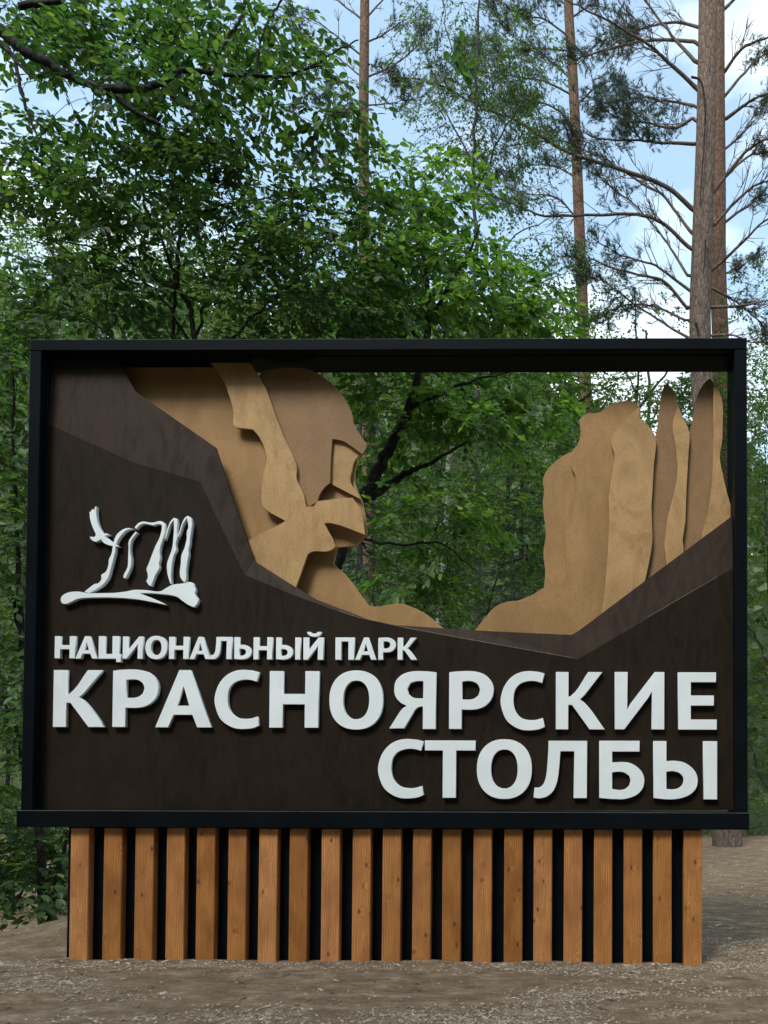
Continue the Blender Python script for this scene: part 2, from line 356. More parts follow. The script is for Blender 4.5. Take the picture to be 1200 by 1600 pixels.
# ------------------------------------------------------------------ the sign
XL, XR, ZB, ZT = -3.8123, 1.1034, -0.3323+EYE, 3.0075+EYE
sign = empty('park_sign', ((XL+XR)/2, 0.1, 0))
tag(sign, 'big national park sign with white lettering, tan rock silhouettes, black frame and wooden slat base', 'sign')
MM = D/F     # metres per photo pixel at the sign front
DEPTH = 0.315
tw, sw, bh = 17.5*MM, 18.5*MM, 26*MM
fr = M['frame']
zb1 = ZB+bh
link('top_beam', box_mesh('top_beam', XL, XR, 0.0, 0.075, ZT-tw, ZT), sign, fr)
link('rear_top_beam', box_mesh('rear_top_beam', XL+0.006, XR-0.006, 0.083, DEPTH, ZT-tw-0.004, ZT-0.006), sign, fr)
for x0, x1 in ((XL, XL+sw), (XR-sw-0.004, XR)):
    link('side_post', box_mesh('side_post', x0, x1, 0.001, 0.076, zb1-0.01, ZT-tw-0.0005), sign, fr)
    link('rear_side_post', box_mesh('rear_side_post', x0+0.002, x1-0.002, 0.084, DEPTH-0.001, zb1-0.01, ZT-tw-0.006), sign, fr)
link('bottom_beam', box_mesh('bottom_beam', XL-0.004, XR+0.002, -0.035, DEPTH, ZB, zb1), sign, fr)

# dark ground panel and the inclined band above it
YP, YB = 0.092, 0.118
low = [(73, 661), (130, 687), (210, 723), (311, 752), (345, 822), (382, 898), (460, 930), (545, 961), (640, 983), (760, 1005), (895, 1029), (903, 1030), (1000, 973), (1148, 886)]
px_plate('lower_panel', low+[(1150, 1266), (60, 1266)], YP, 0.02, M['brown_dark'], sign, corner=4)
upp = [(76, 556), (180, 556), (212, 612), (337, 699), (360, 770), (397, 876), (450, 910), (495, 937), (595, 975), (740, 985), (893, 992), (905, 985), (1010, 906), (1148, 803)]
def band():
    pairs = [(0, 0), (1, 1), (2, 2), (3, 3), (4, 4), (5, 5), (6, 6), (7, 7), (8, 8), (9, 9), (10, 10), (11, 11), (12, 12), (13, 13)]
    a = [pix(*upp[i], YB) for i in range(14)]; b = [pix(*low[i], YP+0.004) for i in range(14)]
    V = a+b+[p+np.array((0, 0.02, 0)) for p in a]+[p+np.array((0, 0.02, -0.03)) for p in b]
    Fq = []
    for i in range(13):
        Fq += [(i, 14+i, 15+i, i+1), (28+i, i, i+1, 29+i), (42+i, 28+i, 29+i, 43+i)]
    return mesh_np('slope_band', np.array(V), [np.array(Fq)])
link('slope_band', band(), sign, M['brown_mid'])

# plywood rock silhouettes: (outline in photo pixels, depth of its face, thickness)
TL, TM, TD = M['tan_light'], M['tan_mid'], M['tan_dark']
headA = [(322, 560), (338, 578), (350, 597), (360, 625), (364, 641), (364, 663), (369, 668), (395, 671), (405, 683), (415, 706), (417, 716), (411, 742), (409, 762), (410, 790), (414, 795), (446, 814), (432, 822), (388, 844), (380, 880), (420, 915), (460, 925), (466, 908), (481, 866), (488, 862), (514, 861), (525, 854), (519, 840), (512, 828), (507, 818), (513, 817), (540, 824), (571, 836), (567, 810), (563, 795), (551, 778), (540, 778), (496, 783), (490, 791), (478, 792), (477, 785), (473, 769), (465, 753), (463, 745), (464, 731), (455, 706), (443, 682), (433, 655), (424, 630), (416, 608), (405, 588), (386, 560)]
headB = [(380, 600), (405, 587), (411, 580), (425, 577), (450, 574), (480, 577), (503, 588), (528, 608), (543, 630), (551, 650), (552, 660), (561, 676), (573, 694), (571, 702), (566, 710), (547, 696), (535, 689), (519.5, 686), (517, 715), (516, 754), (507, 762), (500, 772), (496, 784), (470, 800), (420, 700)]
headC = [(505, 680), (560, 690), (566, 708), (558, 715), (553, 722), (550, 735), (547, 750), (550, 759), (556, 766), (563, 780), (532, 764), (515, 753.5), (500, 730)]
headD = [(470, 700), (560, 700), (559, 716), (556, 730), (554, 746), (557, 762), (566, 783), (570, 800), (572, 820), (574, 836), (562, 846), (557, 853), (527, 855), (524, 868), (521, 880), (527, 887), (537, 895), (550, 910), (562, 927), (572, 941), (577, 946), (587, 948), (607, 945), (627, 943), (640, 947), (665, 959), (680, 971), (697, 985), (700, 1000), (470, 990), (440, 890), (450, 800)]
headF = [(170, 560), (330, 560), (400, 600), (440, 760), (455, 830), (440, 870), (400, 900), (330, 760), (320, 715), (205, 625)]
R1 = [(895, 705), (880, 712), (865, 724), (854, 736), (848, 751), (850, 764), (848, 787), (850, 808), (853, 831), (849, 865), (852, 896), (850, 918), (831, 930), (808, 939), (850, 960), (900, 940), (905, 800), (902, 720)]
R2 = [(895, 704), (902, 695), (907, 679), (905, 656), (916, 647), (937, 644), (949, 635), (964, 629), (982, 626), (994, 630), (1000, 638), (1001, 655), (1000, 700), (990, 800), (985, 930), (910, 1005), (820, 1005), (733, 995), (743, 984), (758, 965), (774, 948), (793, 940), (831, 939), (858, 934), (873, 922), (883, 906), (885, 877), (883, 838), (884, 814), (889, 799), (896, 784), (899, 760), (898, 741), (893, 732), (894, 716)]
RG = [(999, 636), (988, 646), (976, 658), (964, 669), (956, 679), (954, 691), (960, 709), (959, 724), (954, 751), (951, 778), (952, 802), (950, 857), (946, 915), (937, 975), (1000, 930), (1009, 903), (1012, 890), (1017, 865), (1020, 842), (1019, 819), (1018, 790), (1020, 760), (1022, 724), (1025, 700), (1024, 682), (1012, 664), (1001, 655)]
RH = [(1043, 598), (1037, 605), (1032, 622), (1030, 640), (1028, 661), (1024, 682), (1015, 700), (1005, 800), (1000, 930), (1050, 900), (1068, 780), (1068, 660), (1059, 630), (1052, 610)]
RI = [(1060, 636), (1054, 649), (1051, 667), (1055, 694), (1059, 727), (1058, 748), (1051, 778), (1043, 808), (1039, 840), (1038, 852), (1042, 890), (1060, 885), (1068, 862), (1067, 842), (1071, 815), (1072, 790), (1073, 760), (1076, 709), (1077, 676), (1072, 661), (1066, 649)]
RJ = [(1110, 591), (1103, 596), (1094, 608), (1088, 622), (1085, 640), (1081, 661), (1076, 680), (1068, 720), (1062, 800), (1058, 885), (1110, 850), (1120, 780), (1122, 640), (1116, 601)]
RK = [(1115, 601), (1115, 670), (1114, 724), (1112, 760), (1107, 796), (1098, 830), (1092, 860), (1148, 820), (1144, 806), (1142, 790), (1135, 766), (1129, 739), (1125, 715), (1129, 685), (1130, 640), (1127, 619), (1121, 607)]
for nm, pts, y, th, mt, cor in (
        ('beard_plate', headA, 0.165, 0.018, TL, 38), ('forehead_plate', headB, 0.192, 0.018, TD, 38), ('cheek_plate', headC, 0.218, 0.018, TL, 38),
        ('neck_plate', headD, 0.252, 0.020, TM, 38), ('hair_plate', headF, 0.228, 0.018, TM, 30),
        ('rock_plate', R1, 0.246, 0.018, TM, 45), ('rock_plate', R2, 0.222, 0.018, TM, 45), ('rock_plate', RG, 0.180, 0.018, TL, 45),
        ('rock_plate', RH, 0.222, 0.018, TD, 45), ('rock_plate', RI, 0.182, 0.018, TL, 45), ('rock_plate', RJ, 0.2225, 0.018, TD, 45), ('rock_plate', RK, 0.184, 0.018, TL, 45)):
    px_plate(nm, pts, y, th, mt, sign, corner=cor)

# emblem pieces, traced in a 4.8x enlargement of the photo at (80,780)
EM = {
 'emblem_bird': [(285, 95), (300, 85), (305, 70), (323, 76), (325, 62), (336, 50), (345, 55), (342, 110), (358, 190), (382, 240), (398, 262), (407, 252), (440, 262), (443, 270), (410, 277), (435, 298), (468, 326), (500, 343), (532, 361), (490, 358), (440, 350), (395, 332), (372, 305), (345, 320), (325, 322), (290, 292), (290, 278), (325, 281), (333, 265), (310, 215), (290, 150)],
 'emblem_ridge': [(330, 632), (350, 629), (374, 600), (375, 568), (408, 542), (428, 490), (430, 455), (450, 410), (460, 350), (470, 308), (490, 265), (535, 226), (575, 213), (632, 224), (575, 233), (545, 255), (510, 300), (490, 345), (484, 400), (466, 470), (450, 530), (432, 590), (395, 640), (340, 680), (285, 712), (245, 695), (285, 662)],
 'emblem_stroke': [(632, 240), (608, 270), (580, 315), (578, 370), (575, 430), (570, 510), (540, 575), (540, 592), (560, 598), (600, 510), (606, 450), (598, 400), (596, 360), (606, 310), (652, 250)],
 'emblem_arch_rock': [(622, 213), (655, 177), (690, 165), (740, 172), (770, 172), (800, 163), (835, 165), (855, 185), (857, 240), (845, 290), (825, 350), (818, 400), (822, 440), (812, 490), (817, 510), (785, 570), (752, 655), (735, 650), (710, 615), (722, 590), (720, 555), (712, 530), (730, 480), (760, 400), (780, 350), (810, 290), (826, 230), (828, 196), (800, 190), (765, 200), (730, 192), (690, 188), (660, 205), (640, 230)],
 'emblem_pillar': [(862, 250), (872, 215), (890, 170), (918, 137), (945, 142), (951, 170), (946, 240), (949, 290), (938, 340), (943, 380), (924, 420), (908, 500), (903, 560), (905, 630), (893, 640), (870, 560), (866, 490), (880, 440), (900, 390), (910, 340), (914, 290), (918, 240), (918, 168), (900, 188), (882, 240), (865, 290), (848, 330), (851, 290)],
 'emblem_tall_pillar': [(958, 245), (975, 190), (1000, 140), (1020, 122), (1043, 130), (1060, 165), (1055, 240), (1046, 300), (1044, 340), (1034, 380), (1036, 420), (1027, 460), (1018, 530), (1014, 610), (1000, 630), (985, 615), (965, 580), (970, 480), (975, 420), (1000, 360), (1014, 300), (1016, 240), (1026, 215), (1018, 150), (990, 195), (970, 260), (948, 300), (950, 270)],
 'emblem_ground_line': [(70, 745), (80, 725), (120, 700), (200, 690), (280, 702), (330, 703), (480, 700), (560, 690), (620, 678), (720, 680), (820, 688), (860, 665), (910, 640), (980, 630), (1040, 618), (1065, 625), (1075, 650), (1088, 680), (1083, 710), (1108, 755), (1103, 780), (1073, 815), (1040, 803), (975, 760), (950, 740), (880, 720), (760, 708), (680, 708), (750, 735), (830, 770), (880, 797), (855, 796), (760, 775), (650, 755), (540, 745), (420, 740), (300, 742), (200, 752), (150, 775), (110, 790), (80, 785), (70, 765)],
}
emblem = None
for k, nm in enumerate(['emblem_ground_line']+[q for q in EM if q != 'emblem_ground_line']):
    o = px_plate(nm, [(79.6+x/4.8, 779.8+y/4.8) for x, y in EM[nm]], YP-0.036-0.0009*k, 0.034, M['white'], emblem or sign, corner=50, bevel=0.001, inset=0.0032)
    if emblem is None: emblem = o

# letters: outlines normalised to their own bounding box
def norm(loops):
    a = np.concatenate([np.array(l, float) for l in loops]); lo, hi = a.min(0), a.max(0)
    return [(np.array(l, float)-lo)/(hi-lo) for l in loops]
def sup(x0, x1, y0, y1, e=2.25, n=44):
    t = np.arange(n)/n*2*math.pi; c, s = np.cos(t), np.sin(t)
    return np.stack([(x0+x1)/2+(x1-x0)/2*np.sign(c)*abs(c)**(2/e), (y0+y1)/2+(y1-y0)/2*np.sign(s)*abs(s)**(2/e)], 1)
SOFT = [(733, 78), (820, 78), (820, 212), (880, 210), (940, 222), (990, 255), (1020, 295), (1030, 340), (1020, 390), (985, 430), (930, 456), (870, 467), (800, 466), (733, 459)]
SOFTH = [(820, 283), (860, 279), (905, 290), (930, 315), (936, 342), (925, 375), (895, 396), (860, 401), (820, 398)]
I_ = [(448, 90), (537, 90), (534, 350), (560, 305), (725, 90), (792, 90), (792, 487), (702, 487), (706, 225), (680, 270), (515, 487), (448, 487)]
GL = {
 'К': [[(38, 90), (125, 90), (125, 262), (142, 256), (262, 90), (360, 90), (240, 247), (205, 280), (238, 303), (378, 487), (272, 487), (150, 318), (125, 318), (125, 487), (38, 487)]],
 'Р': [[(452, 90), (500, 84), (560, 81), (630, 84), (690, 102), (735, 140), (757, 185), (759, 225), (745, 275), (710, 318), (660, 343), (600, 351), (540, 350), (540, 485), (452, 485)],
       [(542, 154), (575, 150), (620, 155), (653, 178), (666, 212), (655, 250), (625, 273), (585, 281), (542, 280)]],
 'А': [[(768, 472), (930, 75), (1005, 75), (1162, 472), (1060, 472), (1025, 385), (895, 385), (858, 472)], [(962, 185), (1003, 322), (917, 322)]],
 'С': [[(1113, 98), (1070, 87), (1010, 82), (950, 90), (890, 120), (840, 180), (815, 250), (810, 295), (820, 350), (850, 420), (900, 465), (960, 490), (1020, 493), (1080, 485), (1118, 468), (1103, 407), (1060, 420), (1010, 422), (960, 410), (920, 370), (903, 320), (900, 270), (910, 215), (940, 175), (985, 155), (1030, 150), (1065, 155), (1098, 165)]],
 'Н': [[(418, 77), (506, 77), (506, 225), (650, 225), (650, 77), (738, 77), (738, 443), (648, 443), (648, 292), (506, 292), (506, 443), (418, 443)]],
 'О': [sup(805, 1153, 72, 455), sup(895, 1063, 138, 388)],
 'Я': [[(360, 90), (360, 485), (270, 485), (270, 328), (245, 332), (222, 346), (203, 375), (142, 480), (38, 482), (95, 390), (130, 343), (158, 325), (110, 298), (78, 255), (70, 210), (82, 150), (125, 107), (180, 87), (240, 82), (300, 84)],
       [(272, 152), (225, 152), (182, 165), (161, 205), (170, 243), (200, 266), (235, 272), (272, 272)]],
 'И': [I_],
 'Е': [[(887, 92), (1150, 92), (1150, 160), (975, 160), (975, 252), (1135, 252), (1135, 322), (975, 322), (975, 418), (1155, 418), (1155, 488), (887, 488)]],
 'Т': [[(357, 73), (697, 73), (697, 140), (568, 140), (568, 457), (478, 457), (478, 140), (357, 140)]],
 'Л': [[(30, 75), (288, 75), (288, 458), (198, 458), (202, 145), (110, 145), (105, 220), (97, 300), (82, 370), (55, 420), (15, 450), (-30, 460), (-70, 455), (-62, 388), (-35, 388), (-8, 370), (10, 330), (21, 260), (28, 150)]],
 'Б': [[(372, 75), (640, 75), (640, 147), (458, 147), (458, 220), (520, 217), (580, 225), (630, 255), (662, 295), (672, 340), (662, 390), (630, 430), (580, 455), (520, 467), (450, 465), (372, 458)],
       [(458, 287), (500, 282), (540, 288), (572, 310), (580, 340), (572, 375), (545, 398), (505, 405), (458, 398)]],
 'Ь': [SOFT, SOFTH],
 'Ы': [SOFT, SOFTH, [(1068, 78), (1160, 78), (1160, 467), (1068, 467)]],
 'П': [[(0, 0), (178, 0), (178, 210), (122, 210), (122, 38), (57, 38), (57, 210), (0, 210)]],
 'Ц': [[(505, 82), (562, 82), (562, 250), (632, 250), (632, 82), (690, 82), (690, 250), (712, 250), (712, 325), (668, 325), (668, 294), (505, 294)]],
 'Й': [[(85, 97), (135, 97), (133, 222), (150, 195), (225, 97), (270, 97), (270, 307), (217, 307), (220, 175), (205, 200), (125, 307), (85, 307)],
       [(117, 46), (150, 46), (165, 57), (184, 60), (203, 57), (218, 46), (252, 46), (244, 68), (220, 84), (184, 90), (148, 84), (125, 68)]],
}
LINES = [
 (0.030, [('Н', 85.3, 117.5, 994, 1028.5), ('А', 117.8, 153.2, 994, 1029), ('Ц', 154, 189, 994, 1034.3), ('И', 191.7, 223, 994.5, 1029.2), ('О', 227, 261, 993.5, 1030), ('Н', 264, 295, 995, 1029.6), ('А', 296, 329.8, 995, 1029.8), ('Л', 328.5, 362, 995.2, 1030), ('Ь', 366, 393, 995.5, 1030.2), ('Н', 396, 425.5, 995.6, 1030.3), ('Ы', 431.3, 469.3, 996, 1030.6), ('Й', 474, 505.3, 987.5, 1030.8), ('П', 524, 553.5, 996, 1030.8), ('А', 554.8, 588.6, 996, 1030.8), ('Р', 591, 618, 996, 1030.8), ('К', 621.3, 651.8, 996.3, 1030.8)]),
 (0.032, [('К', 83.2, 164, 1047, 1136), ('Р', 176, 247, 1046, 1136), ('А', 243, 331.5, 1047, 1136.5), ('С', 335, 405.5, 1046.5, 1139), ('Н', 421, 497.8, 1048.6, 1137), ('О', 514.5, 598.6, 1047.5, 1140), ('Я', 608.5, 681, 1048.5, 1139), ('Р', 701.7, 771, 1048.5, 1139), ('С', 782, 851.6, 1048.5, 1141), ('К', 868.5, 945, 1050, 1139.6), ('И', 960.6, 1038, 1050, 1139.6), ('Е', 1059.6, 1120, 1050.5, 1140)]),
 (0.032, [('С', 590.5, 662.6, 1154.5, 1247.5), ('Т', 663.6, 742.6, 1157, 1246.6), ('О', 745, 831, 1155, 1248.5), ('Л', 833.6, 917.2, 1157.5, 1247.5), ('Б', 936.3, 1006.8, 1157.5, 1249), ('Ы', 1021, 1120.6, 1158, 1249)])]
WORDS = ['small white raised letter', 'large white raised letter', 'large white raised letter in the bottom line']
for li, (dp, row) in enumerate(LINES):
    for k, (ch, x0, x1, y0, y1) in enumerate(row):
        y = YP-dp-0.0025*(k % 2)-0.0005
        a, b, c_, d_ = pix(x0, y0, y), pix(x1, y0, y), pix(x0, y1, y), pix(x1, y1, y)
        xa, xb, za, zb_ = (a[0]+c_[0])/2, (b[0]+d_[0])/2, (a[2]+b[2])/2, (c_[2]+d_[2])/2
        loops = [[(xa+(xb-xa)*u, za+(zb_-za)*v) for u, v in (smooth_poly(l*[[100, 110]], 36)/[[100, 110]] if ch != 'О' else l)] for l in norm(GL[ch])]
        o = link('letter', plate_mesh('letter', loops, y, dp-0.001, 0.0011), sign, M['white'])
        o['label'] = WORDS[li]+' '+ch

# slatted base
core = link('base_core', box_mesh('base_core', pix(105.5, 1400, 0.09)[0], pix(1095, 1400, 0.09)[0], 0.088, 0.34, -0.15, ZB-0.001), sign, M['frame'])
sx_ = [111.5, 162.5, 212.5, 261, 308, 357, 405, 453, 503, 551, 598, 645, 692, 740, 788, 834, 881, 928, 975, 1021, 1068]
wS = 28.6*MM*1.002; hS = ZB+0.16
slat_me = [box_mesh('slat', 0, wS, 0, 0.068, 0, hS, b) for b in (0.003, 0.0045)]
for mme in slat_me: mme.materials.append(M['slat'])
for i, x in enumerate(sx_):
    p = pix(x, 1294, 0.012)
    s = link('slat', slat_me[i % 2], sign)
    s.location = (p[0], 0.012+random.uniform(-0.002, 0.003), -0.162+random.uniform(-0.006, 0.0))
    s.rotation_euler = (random.uniform(-0.001, 0.001), random.uniform(-0.0025, 0.0025), 0)

# ------------------------------------------------------------------ gravel
def gravel():
    pts = []
    n = 170000
    x = rng.uniform(-5.0, 3.0, n); y = rng.uniform(-2.0, 1.6, n)
    dens = 0.5+1.3*vnoise(x+11, y*1.6, 0.9)+0.9*vnoise(x+5, y*2, 2.7)
    near = np.exp(-((y+0.05)/0.12)**2)
    keep = rng.random(n) < np.clip((dens-0.50)*1.7, 0.02, 1)*0.85+near*0.6
    keep &= ~((y > 0.0) & (y < 0.34) & (x > -3.48) & (x < 0.82))
    x, y = x[keep], y[keep]
    m = 7000
    x2 = rng.uniform(1.0, 5.0, m); y2 = rng.uniform(1.2, 9, m); k2 = rng.random(m) < 0.25+0.9*vnoise(x2*.4, y2, 0.8)
    x = np.r_[x, x2[k2]]; y = np.r_[y, y2[k2]]
    z = height(x, y); n = len(x)
    s = 0.0026+0.0062*rng.random(n)**1.8; s = s*np.where(rng.random(n) < 0.03, 2.0, 1.0)*np.where(y > 1.2, 1.7, 1.0)
    ax = rng.uniform(0, 2*math.pi, n); el = rng.uniform(1.0, 3.0, n); fl = rng.uniform(0.35, 0.8, n)
    base = np.array([(1, 0, 0), (0, 1, 0), (-1, 0, 0), (0, -1, 0), (0, 0, 1), (0, 0, -1)], float)
    V = base[None]*np.stack([s*el, s, s*fl], 1)[:, None]*(1+0.3*rng.uniform(-1, 1, (n, 6, 1)))
    c, sn = np.cos(ax)[:, None], np.sin(ax)[:, None]
    V = np.stack([V[..., 0]*c-V[..., 1]*sn, V[..., 0]*sn+V[..., 1]*c, V[..., 2]], -1)
    tl = rng.uniform(-0.4, 0.4, n)[:, None]; V[..., 2] += V[..., 0]*tl
    V += np.stack([x, y, z+s*fl*0.3], 1)[:, None]
    Ft = np.array([(0, 1, 4), (1, 2, 4), (2, 3, 4), (3, 0, 4), (1, 0, 5), (2, 1, 5), (3, 2, 5), (0, 3, 5)])
    return mesh_np('gravel', V.reshape(-1, 3), [(Ft[None]+6*np.arange(n)[:, None, None]).reshape(-1, 3)])
gr = link('gravel', gravel(), None, M['gravel'])
tag(gr, 'loose pale gravel chips scattered over the brown earth', 'gravel', kind='stuff')

# ------------------------------------------------------------------ tree tools
def tubes(name, paths, sides=5, smooth=True):
    """paths: list of (points (n,3), radii (n,)) -> one mesh"""
    Vs, Fs, off = [], [], 0
    ang = np.arange(sides)/sides*2*math.pi; ca, sa = np.cos(ang), np.sin(ang)
    for P, R in paths:
        P = np.asarray(P, float); R = np.asarray(R, float); n = len(P)
        T = np.gradient(P, axis=0); T /= np.linalg.norm(T, axis=1)[:, None]+1e-9
        ref = np.array([0, 0, 1.0]) if abs(T[0][2]) < 0.8 else np.array([1.0, 0, 0])
        U = np.cross(T, ref); U /= np.linalg.norm(U, axis=1)[:, None]+1e-9; W = np.cross(T, U)
        V = P[:, None]+R[:, None, None]*(U[:, None]*ca[None, :, None]+W[:, None]*sa[None, :, None])
        Vs.append(V.reshape(-1, 3))
        i = np.arange(n-1)[:, None]*sides; k = np.arange(sides)[None]; k2 = (k+1) % sides
        Fs.append(off+np.stack([i+k, i+k2, i+sides+k2, i+sides+k], -1).reshape(-1, 4)); off += n*sides
    return mesh_np(name, np.concatenate(Vs), [np.concatenate(Fs)], smooth)
def spline(pts, n=8):
    """Catmull-Rom through 3-D points (any dimension)"""
    P = np.array(pts, float)
    if len(P) == 2: return P[0]+(P[1]-P[0])*np.linspace(0, 1, n+1)[:, None]
    Q = np.vstack([2*P[0]-P[1], P, 2*P[-1]-P[-2]]); o = []
    for i in range(1, len(Q)-2):
        for s in np.arange(n)/n:
            o.append(0.5*((2*Q[i])+(-Q[i-1]+Q[i+1])*s+(2*Q[i-1]-5*Q[i]+4*Q[i+1]-Q[i+2])*s*s+(-Q[i-1]+3*Q[i]-3*Q[i+1]+Q[i+2])*s**3))
    o.append(P[-1]); return np.array(o)
LEAF_V = np.array([(0, 0, 0), (0.22, 0.20, 0.03), (0.55, 0.255, 0.05), (0.80, 0.14, 0.02), (1, 0, -0.06), (0.80, -0.14, 0.02), (0.55, -0.255, 0.05), (0.22, -0.20, 0.03), (0.5, 0, -0.01)])
LEAF_F = np.array([(0, 8, 1), (1, 8, 2), (2, 8, 3), (3, 8, 4), (4, 8, 5), (5, 8, 6), (6, 8, 7), (7, 8, 0)])
KITE_V = np.array([(0, 0, 0), (0.48, 0.27, 0.06), (1, 0, -0.05), (0.48, -0.27, 0.06)])
KITE_F = np.array([(0, 2, 1), (0, 3, 2)])
def unit(a): return a/(np.linalg.norm(a, axis=-1, keepdims=True)+1e-9)
def leaf_basis(Dr, Nm):
    Dr = unit(Dr); S = unit(np.cross(Nm, Dr)); return Dr, S, np.cross(Dr, S)
def leaves_mesh(name, P, Dr, Nm, Ln, kite=False, wide=1.0):
    T, Fc = (KITE_V, KITE_F) if kite else (LEAF_V, LEAF_F)
    a, b, c = leaf_basis(Dr, Nm); n = len(P)
    V = P[:, None]+Ln[:, None, None]*(a[:, None]*T[None, :, 0:1]+wide*b[:, None]*T[None, :, 1:2]+c[:, None]*T[None, :, 2:3])
    k = len(T)
    return mesh_np(name, V.reshape(-1, 3), [(Fc[None]+k*np.arange(n)[:, None, None]).reshape(-1, 3)])
def sprays(targets, dirs, leaf, nleaf, rg, droop=0.15, twig_len=0.42):
    """flat leafy sprays: returns leaf arrays and twig paths"""
    P, Dv, Nv, Ln, tw = [], [], [], [], []
    for t, d in zip(targets, dirs):
        d = np.array([d[0], d[1], d[2]*0.45+rg.normal(0, 0.18)-droop]); d /= np.linalg.norm(d)
        Lt = twig_len*rg.uniform(0.7, 1.3)
        side = np.cross(d, [0, 0, 1.0]); side /= np.linalg.norm(side)+1e-9
        nrm = unit(np.cross(side, d)+rg.normal(0, 0.22, 3)); side = np.cross(d, nrm)
        segs = [(t, d, Lt, nleaf)]
        for k in range(2):
            s = (-1)**k; d2 = unit(d*0.75+side*s*rg.uniform(0.5, 0.9)+np.array([0, 0, rg.normal(0, .12)]))
            segs.append((t+d*Lt*rg.uniform(0.15, 0.5), d2, Lt*rg.uniform(0.45, 0.75), int(nleaf*0.6)))
        for (q, dd, ll, nn) in segs:
            u = np.linspace(0.12, 1.0, nn); sg = np.where(np.arange(nn) % 2 == 0, 1.0, -1.0)
            bend = -droop*0.5*ll*u**2
            p = q+dd*ll*u[:, None]; p[:, 2] += bend
            sd = np.cross(dd, nrm)
            ang = rg.uniform(0.6, 1.15, nn)*(1-0.5*u)
            ld = dd*np.cos(ang)[:, None]+sd*(sg*np.sin(ang))[:, None]+rg.normal(0, 0.2, (nn, 3)); ld[:, 2] -= 0.18+0.2*droop
            ln_ = nrm+rg.normal(0, 0.38, (nn, 3))
            P.append(p); Dv.append(ld); Nv.append(ln_); Ln.append(leaf*rg.uniform(0.5, 1.3, nn)*(1-0.25*(u > 0.9)))
            e = np.array([q, q+dd*ll*0.5+[0, 0, -droop*0.125*ll], q+dd*ll+[0, 0, -droop*0.5*ll]])
            tw.append((e, np.array([0.0032, 0.0024, 0.0012])))
    return np.concatenate(P), np.concatenate(Dv), np.concatenate(Nv), np.concatenate(Ln), tw
def connect(skel, skr, targets, rg, rmax=0.02, sag=0.05):
    """join every spray to the nearest piece of wood with a curved twig"""
    S = np.array(skel, float); R = np.array(skr, float)
    d0 = np.array([np.min(np.linalg.norm(S-t, axis=1)) for t in targets]); order = np.argsort(d0)
    S = list(S); R = list(R); paths = []; dirs = np.zeros((len(targets), 3))
    cap = np.zeros((len(S)+len(targets)*6, 3)); rc = np.zeros(len(cap)); n = len(S); cap[:n] = S; rc[:n] = R
    for i in order:
        t = targets[i]; v = t-cap[:n]; dist = np.linalg.norm(v, axis=1)
        j = np.argmin(dist+0.35*np.maximum(0, cap[:n, 2]-t[2])); s = cap[j]; ln_ = dist[j]+1e-6
        m1 = s+(t-s)*0.35+np.array([0, 0, 0.12*ln_])+rg.normal(0, 0.06*ln_, 3); m2 = s+(t-s)*0.7+np.array([0, 0, 0.08*ln_])+rg.normal(0, 0.05*ln_, 3)
        pp = spline([s, m1, m2, t], 2)
        r0 = min(rc[j]*0.7, rmax, 0.0035+0.006*ln_); rr = np.linspace(max(r0, 0.003), 0.0028, len(pp))
        paths.append((pp, rr)); dirs[i] = unit(t-m2)
        k = pp[1:]; cap[n:n+len(k)] = k[:6]; rc[n:n+len(k)] = rr[1:][:6]; n += len(k)
    return paths, dirs
def blob_targets(blobs, rg):
    """blobs: (px, py, rx, ry, Y, dY, count): points inside ellipsoids given by where the photo shows them"""
    o = []
    for px, py, rx, ry, Y, dY, n in blobs:
        v = rg.normal(0, 1, (n, 3)); v = v/np.linalg.norm(v, axis=1)[:, None]*(rg.random(n)**(1/2.6))[:, None]
        o += [pix(px+a*rx, py+b*ry, Y+c*dY) for a, b, c in v]
    o = np.array(o); gz = height(o[:, 0], o[:, 1]); o[:, 2] = np.maximum(o[:, 2], gz+0.15); return o
LEAF1 = {}
def seen_order(P):
    """leaves the photo can show, nearest first"""
    x, y, c = project(P)
    ok = (x > -5) & (x < 1205) & (y > -5) & (y < 1605)
    ins = (x > 45) & (x < 1165) & (y > 535) & (y < 1500)
    opening = (x > 575) & (x < 845) & (y > 590) & (y < 980)
    ok &= (~ins) | opening
    i = np.where(ok)[0]; return i[np.argsort(c[i])]
